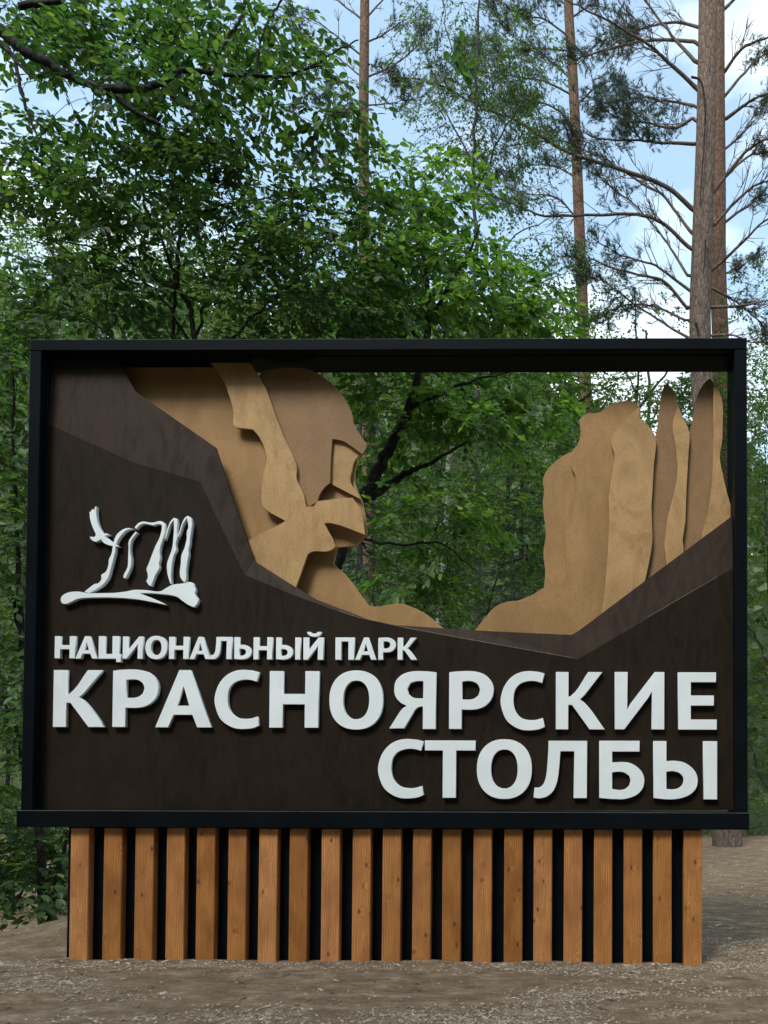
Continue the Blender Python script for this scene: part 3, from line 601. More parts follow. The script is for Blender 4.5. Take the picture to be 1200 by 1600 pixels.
def broadleaf(name, label, cat, stems, blobs, leafmat, barkmat, leaf=0.08, nleaf=10, seed=1, singles=0, kite=False, droop=0.15, wide=1.0, group=None, twig=0.42, rmax=0.02, dens=1.6):
    """stems: list of (list of (px,py,Y), r0, r1); the first one starts in the ground"""
    rg = np.random.default_rng(seed)
    sp = []
    for k, (pts, r0, r1) in enumerate(stems):
        c = spline([pix(*q) for q in pts], 6)
        ln = np.linalg.norm(np.gradient(c, axis=0), axis=1).mean()
        c[1:-1] += rg.normal(0, (0.05 if k == 0 else 0.11)*ln, (len(c)-2, 3))
        sp.append((c, np.linspace(r0, r1, len(c))))
    b = sp[0][0][0].copy(); b[2] = float(height(b[0], b[1]))
    if sp[0][0][0][2] > b[2]-0.1:
        sp[0] = (np.vstack([b-np.array([0, 0, 0.12]), sp[0][0][1:]]), sp[0][1])
    root = empty(name, b); tag(root, label, cat, group)
    tk = link('trunk', tubes('trunk', [sp[0]], 9), root, barkmat)
    for s in sp[1:]: link('limb', tubes('limb', [s], 7), tk, barkmat)
    tg = blob_targets([(*b_[:6], int(b_[6]*dens)) for b_ in blobs], rg)
    paths, dirs = connect(np.concatenate([s[0] for s in sp]), np.concatenate([s[1] for s in sp]), tg, rg, rmax)
    P, Dv, Nv, Ln, tw = sprays(tg, dirs, leaf, nleaf, rg, droop, twig)
    t = link('twigs', tubes('twigs', paths+tw, 4), root, barkmat); t['kind'] = 'stuff'
    rest = np.ones(len(P), bool)
    if singles:
        sel = seen_order(P)[:singles]; rest[sel] = False
        key = leafmat.name
        if key not in LEAF1:
            LEAF1[key] = mesh_np('leaf', LEAF_V*[[1, wide, 1]], [LEAF_F]); LEAF1[key].materials.append(leafmat)
        A, B, C = leaf_basis(Dv[sel], Nv[sel])
        inv = Matrix.Translation(-root.location)
        for i, s in enumerate(sel):
            o = bpy.data.objects.new('leaf', LEAF1[key]); COL.objects.link(o); o.parent = root; o.matrix_parent_inverse = inv
            l_ = Ln[s]; a, bb, c = A[i]*l_, B[i]*l_, C[i]*l_; p = P[s]
            o.matrix_basis = Matrix(((a[0], bb[0], c[0], p[0]), (a[1], bb[1], c[1], p[1]), (a[2], bb[2], c[2], p[2]), (0, 0, 0, 1)))
    cr = link('crown', leaves_mesh('crown', P[rest], Dv[rest], Nv[rest], Ln[rest], kite, wide), root, leafmat); cr['kind'] = 'stuff'
    return root
def needles(name, tips, dirs, rg, n=22, length=0.10, wid=0.009, spread=0.9):
    T = np.repeat(tips, n, 0); Dd = np.repeat(dirs, n, 0); m = len(T)
    base = T-Dd*rg.uniform(0, 0.16, (m, 1))
    v = unit(Dd+rg.normal(0, spread*0.6, (m, 3))); l = length*rg.uniform(0.7, 1.2, (m, 1))
    s = unit(np.cross(v, rg.normal(0, 1, (m, 3))))*wid/2
    V = np.stack([base-s, base+s, base+v*l], 1).reshape(-1, 3)
    return mesh_np(name, V, [np.arange(m*3).reshape(-1, 3)])
def pine(name, label, trunk, branches, seed, bark, limbs=M['bark_limb'], auto=(), tuft=(0.5, 3), nn=26, extra_dead=()):
    """trunk: (list of (px,py,Y), r0, r1). branches: list of (pts (px,py,Y), radius, foliage start 0-1, tufts/m). auto: (z0,z1,count,len)"""
    rg = np.random.default_rng(seed)
    c = spline([pix(*q) for q in trunk[0]], 8); b = c[0].copy(); b[2] = float(height(b[0], b[1])); c[0] = b-[0, 0, 0.15]
    rr = np.linspace(trunk[1], trunk[2], len(c)); rr[:3] *= np.array([1.25, 1.1, 1.03])
    root = empty(name, b); tag(root, label, 'tree')
    tk = link('trunk', tubes('trunk', [(c, rr)], 14), root, bark)
    br = [(spline([pix(*q) for q in pts], 7), r, f0, dn) for pts, r, f0, dn in branches]
    for z0, z1, cnt, ln_, dn in auto:
        for k in range(cnt):
            z = rg.uniform(z0, z1); i = np.argmin(abs(c[:, 2]-z)); az = rg.uniform(0, 2*math.pi); L_ = ln_*rg.uniform(0.6, 1.2)
            h = np.array([math.cos(az), math.sin(az), 0]); s = c[i]
            sl_ = rg.uniform(0.05, 0.45)
            q = [s, s+h*L_*0.33+[0, 0, L_*0.33*(sl_+0.12)], s+h*L_*0.7+[0, 0, L_*0.62*sl_]+rg.normal(0, .05*L_, 3), s+h*L_+[0, 0, L_*0.75*sl_]+rg.normal(0, .08*L_, 3)]
            br.append((spline(q, 6), 0.012+0.011*L_, 0.35, dn))
    for q in range(len(br)):
        P, r, f0, dn = br[q]; i = np.argmin(np.linalg.norm(c-P[0]-[0, 0, -0.12], axis=1)); br[q] = (np.vstack([c[i], P]), r, f0, dn)
    tips, tdir, tw = [], [], []
    for P, r, f0, dn in br:
        n = len(P); P = P.copy(); seg = np.linalg.norm(np.diff(P, axis=0), axis=1); tot = seg.sum()
        P[1:] += np.cumsum(rg.normal(0, 0.2*tot/n, (n-1, 3)), 0)*np.linspace(0.0, 1, n-1)[:, None]
        link('branch', tubes('branch', [(P, np.linspace(r*0.85, r*0.16, n))], 6), tk, limbs)
        k = int(tot*6.5)+3
        for u in rg.uniform(0.15, 1.0, k):
            i = min(int(u*(n-1)), n-2); s = P[i]+(P[i+1]-P[i])*(u*(n-1)-i); d = unit(P[i+1]-P[i])
            sd = unit(np.cross(d, [0, 0, 1.0]))*rg.choice([-1, 1]); L_ = rg.uniform(0.25, 0.9)*(1.15-u*0.6)*min(1.0, tot/2.5)
            v = unit(d*rg.uniform(0.5, 1.1)+sd*rg.uniform(0.2, 1.0)+np.array([0, 0, rg.normal(0.12, 0.3)]))
            e1 = s+v*L_*0.5+rg.normal(0, 0.06*L_, 3); e2 = s+v*L_+np.array([0, 0, rg.normal(0.0, 0.18)*L_])
            tw.append((np.array([s, e1, e2]), np.array([0.010, 0.007, 0.004])*min(1, r/0.03+.3)))
            for q in range(3):
                w_ = unit(v+rg.normal(0, 0.55, 3)); e3 = e1+w_*L_*rg.uniform(0.3, 0.6)
                tw.append((np.array([e1, (e1+e3)/2+rg.normal(0, 0.02, 3), e3]), np.array([0.006, 0.005, 0.003])))
                if u > f0 and rg.random() < min(1, dn*1.25):
                    for _ in range(tuft[1]): tips.append(e3+rg.normal(0, 0.07, 3)); tdir.append(unit(w_+rg.normal(0, 0.5, 3)+[0, 0, .3]))
            if u > f0 and rg.random() < dn:
                for _ in range(tuft[1]+1): tips.append(e2+rg.normal(0, 0.08, 3)); tdir.append(unit(v+rg.normal(0, 0.5, 3)+[0, 0, .3]))
    for pts, r in extra_dead:
        link('dead_branch', tubes('dead_branch', [(spline([pix(*q) for q in pts], 6), np.linspace(r, r*0.4, (len(pts)-1)*6+1))], 6), tk, M['bark_dark'])
    t = link('twigs', tubes('twigs', tw, 4), root, limbs); t['kind'] = 'stuff'
    cr = link('crown', needles('crown', np.array(tips), np.array(tdir), rg, nn), root, M['needle']); cr['kind'] = 'stuff'
    return root

# ------------------------------------------------------------------ pines
def B(pts, Y0, dY=0.0):
    n = len(pts); return [(600+x/2, y/2, Y0+dY*i/(n-1)) for i, (x, y) in enumerate(pts)]
YA = 10.0
pine('pine_tree', 'thick scaly pine trunk rising behind the right end of the sign, nearer of the pair',
     ([(1137, 1318, YA), (1120, 1000, YA), (1103, 700, YA), (1094, 520, YA), (1097, 380, YA), (1103, 200, YA), (1106, 0, YA), (1108, -250, YA)], 0.235, 0.165),
     [(B([(960, 650), (880, 580), (760, 530), (600, 485), (430, 400), (290, 355), (150, 310), (0, 285)], YA, -1.5), 0.055, 0.35, 0.35),
      (B([(955, 720), (870, 610), (760, 545), (640, 470), (520, 440)], YA, 1.2), 0.040, 0.5, 0.3),
      (B([(950, 770), (850, 690), (700, 670), (500, 675), (400, 640), (300, 575)], YA, -1.0), 0.045, 0.5, 0.35),
      (B([(948, 860), (870, 740), (760, 600), (690, 540)], YA, 0.8), 0.035, 0.6, 0.25),
      (B([(970, 270), (900, 200), (850, 150), (760, 90), (640, 20), (560, -30)], YA, -1.2), 0.050, 0.5, 0.3),
      (B([(970, 190), (900, 110), (800, 0), (740, -80)], YA, 0.5), 0.045, 0.6, 0.3),
      (B([(970, 130), (850, 125), (720, 140), (600, 155), (520, 140)], YA, 1.5), 0.040, 0.4, 0.4),
      (B([(965, 450), (880, 445), (780, 450), (640, 450), (560, 430)], YA, -0.6), 0.040, 0.25, 0.8),
      (B([(965, 370), (900, 400), (800, 380), (700, 370), (640, 340)], YA, 0.6), 0.036, 0.15, 1.0),
      (B([(968, 330), (880, 310), (780, 300), (680, 330)], YA, 1.0), 0.032, 0.15, 0.95),
      (B([(945, 960), (870, 880), (760, 850), (620, 800), (520, 790)], YA, -0.8), 0.040, 0.4, 0.5),
      (B([(942, 1050), (850, 1000), (700, 900), (640, 880)], YA, 0.8), 0.034, 0.4, 0.6),
      (B([(945, 900), (850, 830), (740, 800), (660, 760)], YA, -0.3), 0.034, 0.45, 0.6),
      (B([(940, 1000), (830, 950), (720, 960), (640, 1000)], YA, 0.9), 0.030, 0.3, 0.7),
      (B([(1030, 600), (1130, 480), (1200, 440), (1290, 420)], YA, -0.8), 0.045, 0.6, 0.3),
      (B([(1035, 700), (1120, 610), (1200, 570), (1300, 540)], YA, -0.5), 0.040, 0.6, 0.3),
      (B([(1030, 840), (1110, 770), (1200, 690), (1290, 650)], YA, -0.9), 0.040, 0.6, 0.4),
      (B([(1025, 960), (1110, 955), (1200, 930), (1280, 930)], YA, -0.6), 0.035, 0.5, 0.5),
      (B([(1025, 900), (1090, 940), (1160, 1010), (1220, 1080)], YA, 0.4), 0.034, 0.4, 0.5),
      (B([(1010, 1050), (1090, 1045), (1160, 1060), (1230, 1040)], YA, -0.4), 0.032, 0.6, 0.4)],
     11, M['bark_pine'], extra_dead=[(B([(960, 240), (990, 255), (1003, 330), (1000, 450), (992, 560), (988, 650)], YA-0.28), 0.022), (B([(1005, 750), (1003, 800), (998, 850)], YA-0.27), 0.018), (B([(975, 1010), (985, 1050)], YA-0.27), 0.03)])
YC = 12.5
pine('pine_tree', 'orange barked pine trunk half hidden behind the thick scaly one at right',
     ([(1150, 1330, YC), (1140, 1000, YC), (1128, 600, YC), (1122, 420, YC), (1122, 300, YC), (1121, 150, YC), (1121, 0, YC), (1120, -250, YC)], 0.20, 0.15),
     [(B([(1060, 230), (1120, 150), (1200, 110), (1300, 60)], YC, -1), 0.05, 0.4, 0.5),
      (B([(1065, 300), (1150, 200), (1200, 170), (1310, 120)], YC, 1), 0.045, 0.4, 0.5),
      (B([(1070, 370), (1140, 320), (1200, 290), (1320, 250)], YC, -1), 0.05, 0.4, 0.6),
      (B([(1060, 560), (1130, 500), (1200, 480), (1300, 480)], YC, 1), 0.04, 0.4, 0.6),
      (B([(1060, 700), (1130, 640), (1200, 590), (1300, 570)], YC, 0), 0.04, 0.4, 0.6),
      (B([(1050, 40), (1120, -20), (1200, -60)], YC, 0), 0.05, 0.4, 0.6),
      (B([(1060, 470), (1120, 420), (1190, 330), (1240, 300)], YC, 0.5), 0.035, 0.4, 0.7),
      (B([(1055, 860), (1130, 830), (1210, 800)], YC, 0.5), 0.035, 0.3, 0.8),
      (B([(1000, 90), (900, 70), (780, 110), (660, 200)], YC, 1.0), 0.045, 0.5, 0.5)],
     12, M['bark_red'])
YD = 13.5
pine('pine_tree', 'slender reddish pine trunk standing left of the thick pair at right',
     ([(925, 1330, YD), (920, 900, YD), (915, 620, YD), (911, 500, YD), (905, 350, YD), (900, 220, YD), (894, 100, YD), (888, 0, YD), (880, -250, YD)], 0.155, 0.105),
     [(B([(595, 400), (540, 345), (470, 320), (400, 330), (300, 300)], YD, -1), 0.032, 0.3, 0.8),
      (B([(590, 250), (500, 180), (400, 130), (330, 60)], YD, 0.5), 0.03, 0.3, 0.8),
      (B([(585, 120), (500, 60), (420, 30), (330, -40)], YD, -0.5), 0.03, 0.3, 0.8),
      (B([(580, 60), (640, 20), (700, -40)], YD, 0), 0.03, 0.3, 0.8),
      (B([(605, 560), (540, 520), (450, 520), (360, 560)], YD, 0.5), 0.028, 0.3, 0.8),
      (B([(610, 690), (540, 620), (440, 610), (300, 570)], YD, -1), 0.03, 0.5, 0.5),
      (B([(590, 200), (680, 130), (760, 100)], YD, 1), 0.03, 0.3, 0.8),
      (B([(600, 330), (670, 270), (740, 260)], YD, -1), 0.028, 0.3, 0.8),
      (B([(580, 20), (480, -30), (380, -20)], YD, 1), 0.03, 0.2, 0.9),
      (B([(588, 160), (460, 150), (340, 170), (230, 150)], YD, 0.3), 0.03, 0.3, 0.9),
      (B([(598, 480), (500, 440), (380, 460), (280, 500)], YD, 0.9), 0.03, 0.3, 0.8),
      (B([(595, 300), (480, 250), (350, 260), (220, 230)], YD, -0.9), 0.03, 0.3, 0.9),
      (B([(615, 900), (500, 960), (460, 940)], YD, -0.5), 0.02, 0.6, 0.4)],
     13, M['bark_red'])
YE = 14.0
def B1(pts, Y0, dY=0.0):
    n = len(pts); return [(x/2, y/2, Y0+dY*i/(n-1)) for i, (x, y) in enumerate(pts)]
pine('pine_tree', 'orange pine trunk above the middle of the sign with bare upper branches',
     ([(578, 1330, YE), (575, 900, YE), (570, 500, YE), (569, 350, YE), (568, 200, YE), (569, 100, YE), (570, 0, YE), (572, -250, YE)], 0.15, 0.10),
     [(B1([(1130, 60), (1060, 0), (1000, -60)], YE, 0), 0.03, 0.6, 0.3),
      (B1([(1125, 170), (1060, 120), (980, 60), (900, 40)], YE, -1), 0.028, 0.7, 0.3),
      (B1([(1130, 240), (1060, 190), (960, 130), (880, 60)], YE, 1), 0.028, 0.7, 0.3),
      (B1([(1150, 130), (1220, 100), (1290, 40)], YE, 0), 0.028, 0.5, 0.4),
      (B1([(1150, 240), (1230, 200), (1300, 140), (1330, 60)], YE, 0.5), 0.028, 0.5, 0.5),
      (B1([(1150, 50), (1220, -20), (1280, -60)], YE, 0), 0.028, 0.5, 0.4),
      (B1([(1145, 330), (1220, 320), (1320, 280)], YE, 0), 0.025, 0.4, 0.6),
      (B1([(1120, 320), (1040, 290), (960, 300)], YE, 0), 0.025, 0.4, 0.6),
      (B1([(1155, 200), (1200, 220), (1270, 250)], YE, -0.6), 0.022, 0.3, 0.8)],
     14, M['bark_red'])

# ------------------------------------------------------------------ broadleaf trees
# old bird cherry: its limb reaches in from the left edge of the picture
def C1(pts, Y0, dY=0.0):
    n = len(pts); return [(x/2, y/2, Y0+dY*i/(n-1)) for i, (x, y) in enumerate(pts)]
Y0 = 1.6
broadleaf('bird_cherry_tree', 'old bird cherry whose dark crooked limb reaches in from the upper left edge', 'tree',
    [([(-330, 1560, Y0+0.4), (-300, 1000, Y0+0.4), (-250, 500, Y0+0.3), (-150, 150, Y0+0.2), (-60, 30, Y0)], 0.13, 0.075),
     (C1([(-120, 60), (0, 95), (80, 160), (150, 195), (220, 240), (320, 280), (420, 345), (500, 390)], Y0, 0.2), 0.060, 0.018),
     (C1([(320, 278), (450, 275), (520, 250), (560, 222), (640, 225), (740, 235), (800, 235)], Y0+0.1, 0.3), 0.036, 0.016),
     (C1([(800, 235), (880, 240), (960, 215), (1050, 160), (1120, 125)], Y0+0.4, 0.2), 0.018, 0.006),
     (C1([(870, 240), (970, 212), (1055, 203)], Y0+0.42, 0.0), 0.010, 0.005),
     (C1([(0, 135), (40, 180), (75, 310), (100, 390), (130, 450)], Y0, -0.1), 0.020, 0.008),
     (C1([(40, 180), (100, 240), (160, 270)], Y0, -0.1), 0.014, 0.006),
     (C1([(690, 160), (710, 120), (750, 60), (775, -40)], Y0+0.3, 0), 0.014, 0.016),
     (C1([(800, 235), (806, 180), (820, 110), (850, 50), (900, -30)], Y0+0.4, 0), 0.013, 0.010),
     (C1([(510, 285), (590, 335), (640, 430), (690, 450), (745, 425)], Y0+0.2, 0.1), 0.014, 0.006),
     (C1([(60, 20), (120, 10), (190, 5)], Y0-0.2, 0), 0.03, 0.02),
     (C1([(900, -30), (1050, -130), (1250, -150), (1370, -90), (1384, 20), (1376, 120)], Y0+0.4, -0.1), 0.010, 0.003)],
    [(130, 40, 140, 60, Y0+.6, 0.5, 34), (280, 80, 130, 90, Y0+.7, 0.6, 44), (410, 80, 100, 90, Y0+.7, 0.5, 28), (500, 150, 60, 60, Y0+.5, 0.3, 12),
     (320, 190, 120, 60, Y0+.6, 0.4, 22), (150, 170, 70, 60, Y0+.5, 0.3, 9), (10, 20, 60, 50, Y0+.3, 0.4, 10), (540, 120, 30, 60, Y0+0.4, 0.2, 4), (130, 90, 110, 50, Y0-.2, 0.15, 9), (300, 130, 90, 50, Y0-.1, 0.15, 7), (688, 92, 9, 16, Y0+0.3, 0.05, 2)],
    M['leaf_cherry'], M['bark_dark'], 0.097, 10, 21, 300, wide=1.0, dens=1.4, twig=0.46)
Y1 = 2.4
broadleaf('young_bird_cherry', 'many stemmed young bird cherry spreading above the left half of the sign', 'tree',
    [([(300, 1490, Y1), (302, 900, Y1), (303, 530, Y1), (285, 465, Y1), (277, 415, Y1), (280, 370, Y1), (293, 325, Y1)], 0.034, 0.010),
     ([(301, 900, Y1), (272, 700, Y1), (269, 530, Y1), (270, 425, Y1), (235, 340, Y1-.1), (215, 280, Y1-.1), (205, 210, Y1-.2)], 0.024, 0.006),
     ([(302, 540, Y1), (240, 455, Y1-.2), (150, 390, Y1-.3), (60, 370, Y1-.4)], 0.014, 0.005),
     ([(277, 385, Y1), (300, 345, Y1), (350, 320, Y1-.1), (405, 312, Y1-.2), (470, 300, Y1-.2)], 0.012, 0.005),
     ([(303, 530, Y1), (330, 440, Y1+.2), (360, 330, Y1+.3), (390, 230, Y1+.3)], 0.016, 0.005),
     ([(303, 600, Y1), (390, 500, Y1+.2), (480, 420, Y1+.3), (560, 350, Y1+.4)], 0.016, 0.005),
     ([(300, 640, Y1), (200, 540, Y1+.2), (90, 470, Y1+.3), (-20, 430, Y1+.3)], 0.016, 0.005)],
    [(110, 300, 150, 110, Y1-.2, 0.7, 70), (270, 300, 130, 120, Y1, 0.8, 70), (420, 330, 130, 110, Y1, 0.7, 70), (520, 430, 120, 100, Y1+.3, 0.6, 60),
     (150, 450, 160, 90, Y1, 0.7, 60), (400, 470, 150, 70, Y1+.2, 0.6, 50), (20, 260, 60, 60, Y1-.2, 0.4, 16), (540, 300, 70, 70, Y1+.3, 0.5, 24), (20, 500, 80, 60, Y1, 0.5, 24)],
    M['leaf_cherry'], M['bark_dark'], 0.086, 11, 22, 300, dens=1.25, twig=0.48)
Y2 = 3.6
broadleaf('maple_tree', 'fresh green tree whose forked dark trunk shows through the sign opening', 'tree',
    [([(430, 1490, Y2), (480, 1100, Y2), (525, 870, Y2), (566, 785, Y2), (600, 715, Y2), (630, 660, Y2), (652, 595, Y2), (668, 500, Y2), (660, 380, Y2), (640, 270, Y2)], 0.105, 0.014),
     ([(560, 792, Y2), (600, 763, Y2), (640, 738, Y2), (675, 722, Y2-.2), (730, 690, Y2-.3)], 0.055, 0.012),
     ([(668, 500, Y2), (720, 420, Y2-.2), (750, 350, Y2-.3)], 0.024, 0.008),
     ([(660, 540, Y2), (600, 440, Y2-.2), (560, 360, Y2-.2)], 0.024, 0.008),
     ([(640, 640, Y2), (720, 600, Y2-.3), (800, 580, Y2-.4)], 0.024, 0.008),
     ([(540, 835, Y2), (620, 850, Y2-.2), (690, 850, Y2-.3), (740, 890, Y2-.3)], 0.02, 0.006)],
    [(645, 370, 100, 120, Y2, 1.1, 70), (730, 450, 105, 95, Y2, 1.1, 66), (590, 470, 100, 80, Y2, 1.0, 46), (820, 490, 70, 50, Y2+.5, 0.6, 18), (680, 280, 60, 60, Y2, 0.5, 16),
     (650, 620, 110, 60, Y2-.1, 0.7, 40), (760, 640, 90, 60, Y2-.1, 0.7, 34), (840, 620, 60, 40, Y2, 0.5, 12), (620, 700, 70, 60, Y2+.4, 0.4, 14), (680, 800, 110, 70, Y2, 0.7, 40), (640, 900, 90, 60, Y2, 0.6, 28), (780, 500, 60, 60, Y2, 0.5, 16)],
    M['leaf_maple'], M['bark_dark'], 0.10, 9, 23, 300, wide=1.2, droop=0.2, dens=1.25)
# understory behind the opening
YH = 6.0
broadleaf('hazel_shrub', 'dark leafy shrub low in the sign opening, right of the stone face', 'shrub',
    [([(640, 1430, YH), (650, 1150, YH), (665, 950, YH), (690, 760, YH), (700, 640, YH)], 0.03, 0.008), ([(642, 1420, YH), (600, 1100, YH), (585, 930, YH), (580, 800, YH)], 0.025, 0.006),
     ([(642, 1420, YH), (720, 1100, YH), (770, 930, YH), (810, 800, YH)], 0.025, 0.006)],
    [(620, 900, 110, 110, YH, 1.0, 70), (740, 880, 110, 110, YH, 1.0, 70), (700, 740, 150, 90, YH, 1.0, 60), (820, 800, 80, 120, YH+.4, 0.8, 36)],
    M['leaf_hazel'], M['bark_grey'], 0.085, 9, 24, 0, kite=True)
YI = 8.5
broadleaf('bird_cherry_tree', 'tall leafy tree filling the upper right of the sign opening', 'tree',
    [([(820, 1390, YI), (815, 1100, YI), (800, 900, YI), (790, 700, YI), (800, 550, YI), (790, 440, YI)], 0.06, 0.015), ([(800, 900, YI), (850, 840, YI-.3), (900, 770, YI-.4)], 0.04, 0.01),
     ([(798, 880, YI), (840, 855, YI), (930, 800, YI)], 0.03, 0.01), ([(795, 760, YI), (860, 650, YI), (960, 600, YI)], 0.03, 0.01), ([(795, 700, YI), (720, 620, YI), (650, 560, YI)], 0.03, 0.01)],
    [(800, 640, 140, 70, YI, 1.2, 80), (880, 560, 110, 70, YI, 1.2, 46), (700, 600, 100, 60, YI, 1.0, 40), (830, 760, 80, 70, YI, 1.0, 30), (940, 650, 70, 50, YI, 0.8, 26), (830, 470, 80, 70, YI, 1.0, 34), (900, 720, 60, 60, YI, 0.8, 16)],
    M['leaf_hazel'], M['bark_dark'], 0.095, 9, 25, 0, kite=True)
YJ = 8.0
broadleaf('birch_tree', 'slender birch with small hanging leaves between the two reddish pines', 'tree',
    [([(752, 1400, YJ), (750, 1000, YJ), (745, 600, YJ), (741, 350, YJ), (742, 180, YJ), (748, 20, YJ), (752, -120, YJ)], 0.05, 0.012),
     ([(742, 300, YJ), (790, 200, YJ-.5), (840, 130, YJ-.7)], 0.018, 0.006), ([(742, 260, YJ), (690, 160, YJ+.5), (660, 60, YJ+.6)], 0.018, 0.006), ([(742, 430, YJ), (820, 360, YJ), (880, 330, YJ)], 0.016, 0.005),
     ([(745, 520, YJ), (830, 450, YJ), (900, 420, YJ)], 0.016, 0.005), ([(742, 150, YJ), (700, 60, YJ), (690, -20, YJ)], 0.014, 0.005)],
    [(740, 60, 110, 80, YJ, 1.0, 60), (720, 150, 90, 70, YJ, 0.9, 40), (790, 200, 90, 80, YJ, 0.9, 46), (810, 90, 70, 60, YJ, .8, 24), (700, 230, 60, 50, YJ, 0.7, 14), (850, 400, 70, 60, YJ, 0.8, 26), (800, 300, 60, 50, YJ, 0.8, 18), (860, 490, 70, 40, YJ, 0.8, 22), (660, 60, 40, 60, YJ, .5, 10)],
    M['leaf_birch'], M['bark_grey'], 0.052, 11, 26, 0, kite=True, droop=0.5, wide=1.3, twig=0.5)
YK = 11.5
broadleaf('aspen_tree', 'small aspen peeping between pine branches right above the sign edge', 'tree',
    [([(1000, 1340, YK), (998, 900, YK), (995, 600, YK), (990, 450, YK)], 0.05, 0.012), ([(996, 640, YK), (1060, 560, YK), (1150, 500, YK)], 0.03, 0.008), ([(996, 620, YK), (960, 540, YK), (940, 460, YK)], 0.02, 0.006), ([(997, 760, YK), (1080, 660, YK), (1160, 610, YK)], 0.03, 0.008)],
    [(1010, 470, 60, 30, YK, 0.8, 12), (960, 450, 30, 30, YK, 0.6, 5), (1050, 640, 110, 50, YK, 1.2, 70), (1000, 605, 70, 25, YK, .8, 14), (1075, 605, 50, 40, YK, .8, 26), (1150, 620, 70, 70, YK, 1.0, 40), (1090, 590, 60, 30, YK, 0.8, 22), (1130, 700, 60, 60, YK, 0.8, 24), (1160, 520, 60, 50, YK, 0.8, 12), (950, 560, 40, 40, YK, 0.8, 6), (1060, 720, 100, 60, YK, 1.2, 30), (1180, 470, 50, 60, YK, 0.8, 12)],
    M['leaf_birch'], M['bark_grey'], 0.07, 10, 27, 0, kite=True, wide=1.3)
YL = 2.5
broadleaf('hazel_shrub', 'dark shrub at the forest edge along the left side of the sign', 'shrub',
    [([(70, 1475, YL), (62, 1300, YL), (40, 1100, YL), (30, 900, YL), (20, 700, YL), (20, 580, YL)], 0.045, 0.01), ([(55, 1250, YL), (0, 1080, YL), (-60, 950, YL)], 0.02, 0.006), ([(72, 1460, YL), (130, 1200, YL), (150, 1000, YL)], 0.02, 0.006),
     ([(38, 1000, YL), (-20, 820, YL), (-50, 700, YL)], 0.02, 0.006)],
    [(10, 640, 80, 110, YL, 0.8, 50), (10, 830, 80, 110, YL, 0.8, 50), (10, 1020, 80, 110, YL, 0.8, 50), (0, 1200, 90, 120, YL, 0.9, 60), (20, 1360, 110, 70, YL, 0.6, 56), (90, 1350, 60, 70, YL+.3, 0.4, 30)],
    M['leaf_hazel'], M['bark_dark'], 0.105, 8, 28, 0, kite=False)
YM = 6.5
broadleaf('hazel_shrub', 'shaded thicket behind the earth mound at lower left', 'shrub',
    [([(20, 1430, YM), (15, 1200, YM), (-10, 1000, YM), (-20, 800, YM)], 0.04, 0.01), ([(22, 1420, YM), (90, 1250, YM), (120, 1100, YM)], 0.02, 0.006)],
    [(0, 1300, 120, 90, YM, 1.0, 60), (90, 1340, 80, 80, YM, 0.8, 40), (-10, 1100, 110, 130, YM, 1.0, 60), (0, 850, 110, 140, YM, 1.0, 60), (20, 620, 120, 110, YM, 1.0, 60)],
    M['leaf_hazel'], M['bark_dark'], 0.085, 9, 29, 0, kite=True)
YR = 13.5
broadleaf('willow_shrub', 'pale green leafy thicket along the right edge, behind the pines', 'shrub',
    [([(1225, 1330, YR), (1220, 1100, YR), (1200, 900, YR), (1195, 700, YR)], 0.06, 0.012), ([(1222, 1100, YR), (1190, 1010, YR), (1150, 960, YR)], 0.045, 0.02), ([(1225, 1300, YR), (1150, 1120, YR), (1100, 1000, YR)], 0.03, 0.008), ([(1225, 1300, YR), (1280, 1100, YR)], 0.03, 0.01)],
    [(1185, 1230, 70, 90, YR, 1.2, 80), (1120, 1260, 60, 60, YR, 1.0, 34), (1185, 1080, 60, 110, YR, 1.2, 70), (1185, 900, 60, 110, YR, 1.2, 60), (1185, 740, 60, 90, YR, 1.2, 60), (1190, 600, 50, 100, YR, 1.2, 66), (1240, 1100, 60, 200, YR, 1.2, 60)],
    M['leaf_pale'], M['bark_grey'], 0.085, 10, 30, 0, kite=True)
# taller broadleaf trees standing further back
back = [
 ('linden_tree', 'broad tree crown behind the bird cherry stems at left', 15.0, 120, [(110, 420, 190, 120, 60), (0, 560, 150, 140, 50), (250, 480, 150, 90, 40), (-60, 900, 160, 250, 60)], 'leaf_birch', 31),
 ('linden_tree', 'leafy tree crown behind the middle of the sign top', 16.0, 500, [(500, 440, 170, 130, 70), (620, 560, 150, 100, 50), (560, 700, 120, 150, 40), (390, 560, 140, 80, 30)], 'leaf_birch', 32),
 ('linden_tree', 'deep green tree standing far back in the sign opening', 15.0, 690, [(690, 720, 160, 130, 70), (640, 900, 130, 120, 60), (800, 880, 130, 120, 60), (800, 620, 130, 80, 40)], 'leaf_hazel', 33),
 ('aspen_tree', 'pale aspen crown high behind the bird cherry at the left edge', 23.0, 40, [(60, 330, 160, 110, 60), (200, 400, 150, 100, 50), (-20, 480, 150, 120, 50), (170, 300, 90, 60, 20)], 'leaf_pale', 35),
 ('aspen_tree', 'pale aspen crown seen through gaps right of the bird cherry stems', 22.0, 400, [(390, 400, 150, 110, 50), (330, 470, 160, 90, 50), (500, 400, 120, 90, 40)], 'leaf_pale', 36),
 ('linden_tree', 'low tree crown behind the rock pillars at right', 17.0, 1010, [(1000, 640, 130, 60, 34), (950, 780, 130, 110, 50), (1100, 760, 120, 130, 50), (1060, 950, 150, 150, 50), (1190, 640, 70, 90, 26)], 'leaf_birch', 34)]
